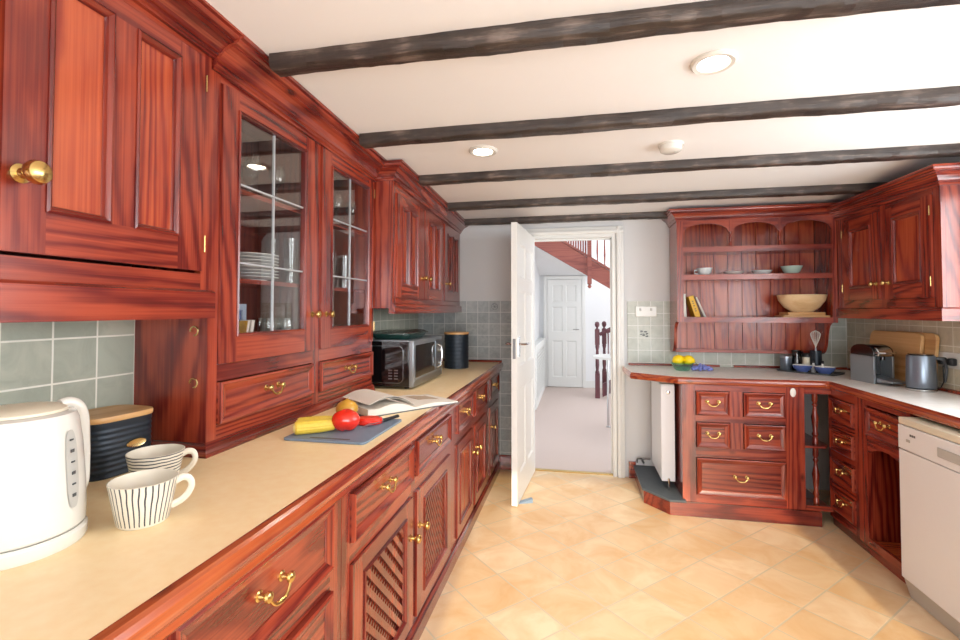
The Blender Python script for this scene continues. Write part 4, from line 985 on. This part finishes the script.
def book(lab, x, w_, h_, d_, lean, mat, y=3.83, grp='books on the lower rack shelf'):
    t = thing('book', lab, 'book', (x, y, S3+.001), 0, grp); M = Matrix.Rotation(R(-lean), 4, 'Y')
    e = .002
    MB().box(0, e, 0, d_, 0, h_, mat).box(w_-e, w_, 0, d_, 0, h_, mat).box(0, w_, 0, e, 0, h_, mat).xform(M).build('cover', t)
    MB().box(e, w_-e, e, d_-.004, .003, h_-.003, 'paper').xform(M).build('pages', t); return t, M
book('white-spined book standing at the left end of the lower rack shelf', .790, .022, .185, .13, 2, 'book_white')
t, M = book('yellow-spined book leaning left on the lower rack shelf', .872, .040, .170, .13, 17, 'book_yellow')
b = MB()
for z_ in (.05, .065, .09, .11, .125): b.box(.014, .026, -.0008, 0, z_, z_+.007, 'ink')
b.xform(M).build('spine_print', t)
book('dark-spined book leaning against the yellow one on the rack', .918, .014, .175, .13, 20, 'book_dark')
book('slim white book leaning outermost right in the rack book row', .938, .014, .170, .12, 23, 'book_white')

# right wall cabinet
t = thing('wall_cabinet', 'wall cabinet with two single-panel doors on the right wall', 'wall cabinet', (1.80, 3.795, 1.305), -90)
w = .99; zt = .70
MB().box(0, .018, .02, .191, .02, zt, 'wz').box(w-.018, w, .0195, .191, .0, zt+.04, 'wz').box(.018, w-.018, .02, .191, .10, .115, 'innerx').box(.018, w-.018, .183, .191, .02, zt, 'innerz').box(.018, w-.018, .02, .191, zt-.015, zt, 'innerx').build('carcass', t)
frame(t, w, [(.10,.50,[(.118,.655)]),(.55,.935,[(.118,.655)])], zt+.04, .0, .0193)
MB().sweep([(0, 0, 0), (w, 0, 0), (w, .191, 0)], [(.0003,0),(.014,0),(.014,.062),(.006,.068),(.0003,.068)], 1, 'wx', mats=['wx', 'wy']).build('pelmet', t)
door(t, .10, .50, .118, .655, [(.185,.415)], .20, .585, 'panel', .468, .215, 'l', .9)
door(t, .55, .935, .118, .655, [(.625,.86)], .20, .585, 'panel', .585, .215, 'r', .9)
cornice(t, [(0, 0, .775), (w, 0, .775), (w, .191, .775)], 1, 1.0, .95, mats=['wx', 'wy'])

# ------------------------------------------------------------------ things on the right worktop
t = thing('fruit_bowl', 'small green glass bowl holding lemons, left end of the pale worktop', 'bowl', (.765, 3.78, RT), 0)
MB().lathe([(0,0),(.045,0),(.050,.004),(.068,.030),(.080,.058),(.0805,.060),(.078,.059),(.064,.030),(.045,.008),(0,.007)], seg=36, mat='green_glass').build('bowl', t)
def lemon(lab, x, y, z, rz, tilt=0):
    o = MB().blob((0,0,0), .041, .035, .035, 'lemon', 24, 16, lambda d: 1+.12*max(0, abs(d.x)-.86)/.14).build('lemon', angle=80)
    o.location = (x, y, z); o.rotation_euler = (0, R(tilt), R(rz)); tag(o, lab, 'lemon', 'lemons in the green glass bowl')
lemon('lemon on the left in the green glass bowl', .733, 3.765, RT+.080, 20, -15)
lemon('lemon on the right in the green glass bowl', 0.808, 3.775, RT+.078, -15, 12)
lemon('lemon at the back of the green glass bowl, mostly hidden', .768, 3.835, RT+.070, 60)
t = thing('bunch_of_grapes', 'blue-purple bunch of grapes on the worktop right of the lemons', 'grapes', (.90, 3.80, RT), 0)
rg = random.Random(3); b = MB()
for k in range(46):
    a = rg.uniform(0, math.tau); q = math.sqrt(rg.random()); x = .075*q*math.cos(a); y = .045*q*math.sin(a); z = .013+.034*(1-q)*rg.uniform(.3, 1.1)
    b.blob((x, y, z), .0115, .0115, .0125, 'grape', 10, 7)
o = b.build('berries', t, angle=90); o['kind'] = 'stuff'
MB().tube([(-.02,0,.03),(-.03,.0,.05),(-.045,.005,.058)], .0028, 6, 'grape_stem').build('stem', t)

# tray in the corner
tx, ty = 1.64, 3.84
t = thing('serving_tray', 'dark grey tray in the worktop corner holding bowls and pots', 'tray', (tx, ty, RT), -45)
b = MB(); v = []; 
for s, z in ((.96,0),(1.,.012),(.985,.012),(.95,.003)): v += [(x, y, z) for x, y in rrect(-.185*s, .185*s, -.105*s, .105*s, .02, 5)]
sg = 24; f = [(i*sg+k, i*sg+(k+1) % sg, (i+1)*sg+(k+1) % sg, (i+1)*sg+k) for i in range(3) for k in range(sg)]+[tuple(range(sg))[::-1], tuple(range(3*sg, 4*sg))]
b.add(v, f, 'grey_dark').build('tray', t)
TZ = RT+.0035
def on_tray(u, v): a = R(-45); return (tx+u*math.cos(a)-v*math.sin(a), ty+u*math.sin(a)+v*math.cos(a), TZ)
def bb(lab, u, v, r=.062):
    t = thing('cereal_bowl', lab, 'bowl', on_tray(u, v), 0, 'blue bowls on the corner tray')
    MB().lathe([(0,0),(r*.5,0),(r*.55,.006),(r*.85,.024),(r,.048),(r*1.01,.050)], seg=32, mat='blue_bowl').lathe([(r*1.01,.050),(r*.96,.049),(r*.8,.024),(r*.45,.009),(0,.008)], seg=32, mat='china').build('bowl', t)
bb('blue patterned bowl, the left one on the corner tray', -.035, -.035, .064)
bb('blue patterned bowl, the right one on the corner tray', .105, -.035, .064)
p = on_tray(-.155, .03)
t = thing('lidded_canister', 'small blue-grey canister with pale lid at the left of the corner tray', 'canister', (p[0]-.035, p[1]-.005, RT+.013), 0)
t.location = (1.435, 3.90, RT)
MB().lathe([(0,0),(.045,0),(.047,.003),(.047,.095),(0,.095)], seg=32, mat='kettle_grey').build('body', t); MB().lathe([(.049,.0955),(.049,.108),(.044,.113),(0,.113)], seg=32, mat='steel_grey').build('lid', t)
t.location = on_tray(-.15, -.02); t.scale = (.82, .82, .95)
p = on_tray(-.135, .045)
t = thing('coffee_jug', 'dark jug with handle behind the canister on the corner tray', 'jug', (1.505, 3.985, TZ), 30)
t.location = on_tray(-.108, .05)
MB().lathe([(0,0),(.036,0),(.038,.004),(.036,.06),(.030,.12),(.034,.145),(.032,.146),(.028,.12),(.033,.06),(.033,.006),(0,.006)], seg=28, mat='black_gloss').build('body', t)
MB().tube([(.032,0,.13),(.06,0,.135),(.066,0,.08),(.036,0,.04)], .006, 8, 'black_matt').build('handle', t)
p = on_tray(-.045, .065)
t = thing('storage_jar', 'clear glass jar with dark lid between jug and utensil pot', 'jar', p, 0)
MB().lathe([(0,0),(.028,0),(.030,.003),(.030,.095),(.028,.10),(0,.10)], seg=24, mat='cream_top').build('jar', t); MB().lathe([(0,.1003),(.031,.1003),(.031,.125),(.027,.128),(0,.128)], seg=24, mat='black_matt').build('lid', t)
p = on_tray(.014, .062)
t = thing('utensil_pot', 'dark cylindrical pot holding a whisk on the corner tray', 'pot', p, 0)
MB().lathe([(0,0),(.033,0),(.036,.004),(.036,.150),(.034,.151),(.032,.149),(.032,.006),(0,.006)], seg=28, mat='dark_tin').build('pot', t)
t = thing('whisk', 'white balloon whisk standing upright in the dark pot', 'whisk', (p[0]-.0, p[1], TZ+.0075), 0)
MB().lathe([(0,0),(.007,0),(.008,.13),(.005,.165),(0,.165)], seg=12, mat='steel').build('handle', t)
b = MB()
for k in range(6):
    a = math.pi*k/6; pts = []
    for i in range(21):
        u = i/20; ph = math.pi*u; r_ = .034*math.sin(ph)**.75*(1) if True else 0; 
        side = 1 if u <= .5 else -1
        uu = u if u <= .5 else 1-u
        rr = .033*(math.sin(math.pi*(uu*2)**.9*.5)**1.5) if uu*2 < .72 else .033*math.cos((uu*2-.72)/.28*math.pi/2)**.6*1.0
        zz = .16+.13*(uu*2 if uu*2 < 1 else 1)
        pts.append((side*rr*math.cos(a), side*rr*math.sin(a), zz))
    b.tube(pts, .0016, 5, 'white_plastic')
b.build('wire_balloon', t)
for (u, v, lab, m) in ((.02, .005, 'small clear cruet bottle, left of the pair on the corner tray', 'glassware'), (.075, .01, 'small clear cruet bottle, right of the pair on the corner tray', 'glassware')):
    t = thing('cruet', lab, 'bottle', on_tray(u, v), 0, 'cruets on the corner tray'); MB().lathe([(0,0),(.014,0),(.015,.04),(.007,.055),(.007,.066),(0,.066)], seg=16, mat='china').build('bottle', t); MB().lathe([(0,.0663),(.009,.0663),(.009,.082),(.005,.086),(0,.086)], seg=14, mat='black_matt').build('stopper', t)

# coffee machine
t = thing('coffee_machine', 'compact grey capsule coffee machine with drip tray extended', 'coffee machine', (1.822, 3.325, RT), 0)
t.rotation_euler = (0, 0, R(8))
# local: front is -y, x right
Wc, Dc, Hc = .120, .20, .235
sidep = [(0,.0),(Dc,.0),(Dc,.19),(Dc-.02,.215),(Dc-.06,.232),(.05,.235),(.015,.225),(0,.20)]
MB().prism([(0,0),(Dc,0),(Dc,.165),(0,.165)], 'X', -Wc/2, -Wc/2+.012, 'steel_grey').build('left_side', t, .002)
MB().prism([(0,0),(Dc,0),(Dc,.165),(0,.165)], 'X', Wc/2-.012, Wc/2, 'steel_grey').build('right_side', t, .002)
MB().box(-Wc/2+.013, Wc/2-.013, .09, Dc, 0, .165, 'black_gloss').build('core', t, .002)
arc = [(0,.166)]+[(.0+Dc*(.5-.5*math.cos(math.pi*k/14)), .166+.07*math.sin(math.pi*k/14)**.6) for k in range(1, 14)]+[(Dc,.166)]
MB().prism(arc, 'X', -Wc/2+.001, Wc/2-.001, 'black_gloss').build('top_cover', t, .003)
MB().prism([(-.012,.166),(.03,.166),(.04,.205),(.02,.222),(0,.215),(-.012,.195)], 'X', -.042, .042, 'chrome').build('head', t, .004)
MB().lathe([(0,0),(.014,0),(.014,.022),(0,.022)], (0,.012,.143), seg=18, mat='black_gloss').build('spout', t)
MB().tube([(-.05,.03,.185),(-.05,-.03,.19),(-.03,-.05,.19),(.03,-.05,.19),(.05,-.03,.19),(.05,.03,.185)], .005, 8, 'chrome').build('lever', t)
MB().prism([(-.115,.018),(.085,.0),(.085,.045),(-.115,.03)][::-1], 'X', -Wc/2+.015, Wc/2-.015, 'steel_grey').build('drip_tray', t, .002)
# grey kettle
t = thing('electric_kettle', 'grey metallic kettle on the right worktop in front of wooden boards', 'kettle', (1.880, 3.105, RT), 0); t.scale = (.80, .80, 1)
MB().lathe([(0,0),(.082,0),(.085,.004),(.085,.012),(.078,.016),(0,.016)], seg=40, mat='chrome').build('power_base', t)
MB().lathe([(0,.018),(.080,.018),(.082,.022),(.082,.06),(.078,.19),(.075,.196),(0,.198)], seg=44, mat='kettle_grey').build('body', t)
MB().lathe([(.070,.1985),(.068,.204),(.03,.207),(0,.207)], seg=32, mat='black_gloss').build('lid', t)
a = R(-25); q = lambda r, z: (r*math.cos(a), r*math.sin(a), z)
MB().tube(sm([q(.070,.178), q(.100,.182), q(.120,.168), q(.128,.12), q(.122,.07), q(.116,.052)]), sm([.009,.010,.010,.009,.009,.007]), 10, 'grey_dark').build('handle', t)
MB().box(-.0005,.0005,-.008,.008,-.02,.02,'china').xform(Matrix.Translation((-.0795*math.cos(R(40)), -.0795*math.sin(R(40)), .09)) @ Matrix.Rotation(R(40), 4, 'Z')).build('marking', t)
# leaning boards
def lean_board(lab, y0, y1, h, x, tilt, th=.018):
    o = MB().prism([(z, yv) if 0 else (yv, z) for yv, z in [(p[0], p[1]) for p in rrect(y0, y1, 0, h, .04, 6)]], 'X', 0, th, 'oaky').build('chopping_board', bevel=.003)
    o.location = (x, 0, RT+.001); o.rotation_euler = (0, R(tilt), 0); return tag(o, lab, 'chopping board', 'wooden boards leaning on the right wall')
lean_board('large wooden board leaning on beige tiles behind the coffee machine', 3.21, 3.70, .315, 1.915, 7)
lean_board('second wooden board showing past the right edge of the larger one', 3.125, 3.50, .318, 1.945, 5)
# socket and plugs
t = thing('wall_socket', 'white double wall socket with two black plugs on beige tiles', 'socket', (1.9928, 3.145, 1.087), -90)
MB().box(0, .17, -.010, 0, -.043, .043, 'white_plastic').build('plate', t, .003)
for x in (.062, .132): MB().box(x-.019, x+.019, -.040, -.0105, -.026, .014, 'black_matt').build('plug', t, .008)
tag(MB().tube([(1.945,3.04,1.06),(1.945,3.04,1.02),(1.95,3.045,.97),(1.955,3.08,.93),(1.95,3.16,.918),(1.90,3.24,.916),(1.86,3.20,.916)], .003, 6, 'rubber').build('power_cord'), 'black power cord hanging from the socket behind the grey kettle', 'cord')

# ================================================================== HALL
b = MB().box(-.75, -.66, 4.2, 8.7, 0, 3.6, 'hall_white'); struct(b, 'wall_hall_left')
b = MB().box(-.75, 3.3, 8.6, 8.7, 0, 3.6, 'hall_white'); struct(b, 'wall_hall_far')
b = MB().box(3.2, 3.3, 6.6, 8.6, 0, 3.6, 'hall_white').box(3.2, 3.3, 4.2, 4.5, 0, 3.6, 'hall_white').box(3.2, 3.3, 4.5, 6.6, 2.6, 3.6, 'hall_white'); struct(b, 'wall_hall_right')
b = MB().box(-.9, 3.3, 4.2, 8.7, 3.6, 3.7, 'hall_white'); struct(b, 'ceiling_hall')
b = MB().box(2.6, 3.3, 4.1, 8.7, -.05, -.002, 'carpet'); struct(b, 'floor_hall_side')
b = MB().box(-.75, 3.3, 4.2, 4.22, 2.3, 3.6, 'hall_white'); struct(b, 'wall_hall_near')
# soffit under the upper flight
v = [(-.66,6.93,2.33),(.20,6.93,1.83),(.20,8.6,1.96),(-.66,8.6,1.97),(-.66,6.93,2.39),(.20,6.93,1.89),(.20,8.6,2.02),(-.66,8.6,2.03)]
struct(MB().add(v, [(0,3,2,1),(4,5,6,7),(0,1,5,4),(1,2,6,5),(2,3,7,6),(3,0,4,7)], 'hall_white'), 'ceiling_stair')
# far hall door with frame
t = tag(thing('door_2', None, None, (-.52, 8.555, 0)), 'white panelled door at the far end of the hall', None, None, 'structure')
b = MB(); leaf(b, [0,.09,.27,.33,.51,.60], .60, 1.90, .035, [(.18,.82),(.98,1.42),(1.50,1.80)]); b.build('door_leaf', t)
MB().tube([(.55,0,1.02),(.55,-.05,1.02),(.45,-.052,1.02)], .009, 8, 'chrome').build('door_handle', t)
b = MB().box(-.585,-.525,8.55,8.60,0,1.965,'paint_gloss').box(.085,.145,8.55,8.60,0,1.965,'paint_gloss').box(-.525,.085,8.55,8.60,1.905,1.965,'paint_gloss'); struct(b, 'trim_4', .003)
struct(MB().box(.145, 2.0, 8.585, 8.60, 0, .12, 'paint_gloss'), 'baseboard_hall')
# radiator cover with lattice
t = thing('radiator_cover', 'white fretwork radiator cover along the left wall of the hall', 'radiator cover', (-.655, 6.55, 0), 0)
Lc = 1.9; MB().box(0, .11, 0, Lc, .85, .875, 'paint_gloss').build('top', t, .002)
b = MB().box(.09, .105, 0, .08, 0, .85, 'paint_gloss').box(.09, .105, Lc-.08, Lc, 0, .85, 'paint_gloss').box(.09, .105, .08, Lc-.08, .77, .85, 'paint_gloss').box(.09, .105, .08, Lc-.08, 0, .10, 'paint_gloss'); b.box(.0,.09,0,.015,0,.85,'paint_gloss').build('frame', t)
b = MB()
for k in range(14): b.box(.093, .101, .08, Lc-.08, .10+.048*k+.012, .10+.048*k+.034, 'paint_gloss')
for k in range(15): b.box(.089, .0935, .08+k*.122, .08+k*.122+.03, .10, .77, 'paint_gloss')
b.build('lattice', t); MB().box(.080, .084, .08, Lc-.08, .10, .77, 'grey_plastic').build('shade_backing', t); MB().box(.02, .07, .1, Lc-.1, .12, .7, 'grey_plastic').build('radiator', t)  # grey sheet behind the lattice darkens its gaps like shade
tag(MB().lathe([(0,.0),(.04,.0),(.045,.01),(.04,.03),(0,.034)], (-.6598, 5.9, 1.20), 'X', 20, 'slate_dark').build('wall_dial'), 'round dark dial on the left wall of the hall', 'thermostat')
# staircase: upper flight string, newel drop, balusters
t = thing('upper_staircase', 'red-brown upper stair string with balusters and newel drop seen through the doorway', 'staircase', (0, 6.9, 0), 0)
def strz(x): return 2.335+(x+.664)*(-.605)
MB().prism([(strz(-.66), -.66), (strz(1.3), 1.3), (strz(1.3)+.20, 1.3), (strz(-.66)+.30, -.66)] , 'Y', -.03, .02, 'hallwood').build('string', t, .004)
MB().prism([(strz(-.30)+.285, -.30), (strz(1.3)+.21, 1.3), (strz(1.3)+.245, 1.3), (strz(-.30)+.32, -.30)], 'Y', -.045, .03, 'hallwood').build('string_cap', t, .003)
b = MB().box(.145, .205, -.06, 0, 1.74, 2.72, 'hallwood').lathe([(0,1.665),(.012,1.668),(.026,1.685),(.028,1.70),(.014,1.715),(.030,1.725),(.030,1.7395)], (.175,-.03,0), seg=16, mat='hallwood').build('newel_drop', t)
for k in range(9):
    x = -.16+.034*k
    MB().box(x, x+.024, -.012, .01, strz(x)+.26, 2.85, 'hallwood').build('baluster', t)
for k in range(8):
    x = .285+.10*k
    MB().lathe([(0,0),(.014,0),(.014,.10),(.008,.13),(.014,.25),(.009,.42),(.014,.62),(.014,.80),(0,.80)], (x,-.005,strz(x)+.18), seg=12, mat='hallwood').build('baluster', t)
# lower newels and handrail
t = thing('lower_balustrade', 'dark red-brown newel posts and handrail at the foot of the hall stairs', 'balustrade', (0, 7.62, 0), 0)
def newel(x, y, s=.07):
    MB().box(x-s/2, x+s/2, y-s/2, y+s/2, 0, .38, 'newelwood').box(x-s/2, x+s/2, y-s/2, y+s/2, .82, 1.06, 'newelwood').lathe([(.032,.3805),(.034,.40),(.022,.43),(.030,.50),(.026,.62),(.020,.74),(.032,.79),(.030,.8195)], (x,y,0), seg=18, mat='newelwood').lathe([(.03,1.0605),(.018,1.075),(.012,1.085),(.030,1.105),(.038,1.135),(.030,1.17),(0,1.185)], (x,y,0), seg=20, mat='newelwood').build('newel_post', t, 0)
newel(.305, 0); newel(.425, .28)
MB().tube([(.34,0,.98),(.60,.0,1.12),(1.3,.0,1.55)], .028, 10, 'newelwood').tube([(.46,.28,1.0),(1.3,.28,1.52)], .028, 10, 'newelwood').build('handrail', t)
for k in range(7):
    x = .47+.12*k; MB().lathe([(0,0),(.013,0),(.008,.2),(.014,.35),(.008,.6),(.013,.86),(0,.86)], (x,0,.14+.07*k), seg=10, mat='newelwood').build('baluster', t)
MB().prism([(.0,.38),(.20,.42),(.75,1.3),(.55,1.3),(.0,.50)] if 0 else [(.02,.38),(.22,.38),(.72,1.3),(.50,1.3)], 'Y', -.02, .015, 'newelwood').build('string', t)
# half-round table
t = thing('console_table', 'white half-round table on a chrome leg at the right side of the hall', 'table', (.52, 5.80, 0), 0)
MB().prism([(.34*math.cos(a), .30*math.sin(a)) for a in [math.tau*k/40 for k in range(40)]], 'Z', .795, .822, 'paint_gloss').build('tabletop', t, .004)
for x, y in ((-.17,-.05),(.2,-.1),(.1,.2)): MB().lathe([(0,0),(.026,0),(.026,.012),(.014,.018),(.013,.7945),(0,.7945)], (x,y,0), seg=16, mat='chrome').build('leg', t)
o = tag(MB().prism([(.12*math.cos(a), .16*math.sin(a)) for a in [math.tau*k/24 for k in range(24)]], 'Z', 0, .035, 'white_plastic').build('white_box', bevel=.004), 'white flat item lying on the half-round hall table', 'box'); o.location = (.50, 5.86, .8225)

# ================================================================== LIGHT
def area(name, loc, rot, sx, sy, e, col, spread=180):
    L = bpy.data.lights.new(name, 'AREA'); L.shape = 'RECTANGLE'; L.size = sx; L.size_y = sy; L.energy = e; L.color = col; L.spread = R(spread)
    o = bpy.data.objects.new(name, L); COL.objects.link(o); o.location = loc; o.rotation_euler = [R(a) for a in rot]; return o
area('daylight_kitchen_window', (2.2, (WY0+WY1)/2, (WZ0+WZ1)/2), (0, 90, 0), .95, 2.4, 50, (.96, .98, 1))
area('daylight_rear_opening', (.7, -1.75, 1.05), (90, 0, 0), 2.05, 1.95, 68, (.97, .985, 1))  # light panel outside the assumed opening behind the camera
area('added_hall_light', (3.15, 5.55, 1.4), (0, 90, 0), 2.2, 2.0, 42, (.97, .98, 1))  # added to brighten the hall, beside an assumed wall opening
area('added_stairwell_light', (1.2, 7.4, 3.55), (0, 0, 0), 1.6, 1.6, 26, (.97, .98, 1))  # extra light panel under the closed hall ceiling, no skylight above
S = bpy.data.lights.new('sun', 'SUN'); S.energy = 3.0; S.angle = R(.9); S.color = (1, .85, .58)
o = bpy.data.objects.new('sun', S); COL.objects.link(o); d = Vector((-.21, 2.8, -1)); o.rotation_euler = d.to_track_quat('-Z', 'Y').to_euler()
wd = bpy.data.worlds.new('sky'); scene.world = wd; wd.use_nodes = True; nt = wd.node_tree
bg = nt.nodes['Background']; bg.inputs[0].default_value = (.80, .90, 1, 1); bg.inputs[1].default_value = 1.1

# ================================================================== CAMERA
cam = bpy.data.cameras.new('camera'); co = bpy.data.objects.new('camera', cam); COL.objects.link(co)
cam.sensor_width = 36; cam.lens = 476/960*36; cam.shift_y = -(320-298)/960; cam.clip_start = .02
co.location = (0, 0, 1.36); th, p = .201, R(1.45)
fw = Vector((-math.sin(th)*math.cos(p), math.cos(th)*math.cos(p), math.sin(p))); rt = Vector((math.cos(th), math.sin(th), 0)); up = rt.cross(fw)
co.matrix_world = Matrix(((rt.x, up.x, -fw.x, 0), (rt.y, up.y, -fw.y, 0), (rt.z, up.z, -fw.z, 1.36), (0, 0, 0, 1)))
scene.camera = co
vs = scene.view_settings; vs.view_transform = 'Standard'; vs.look = 'None'; vs.exposure = .68; vs.gamma = 1; vs.use_curve_mapping = False
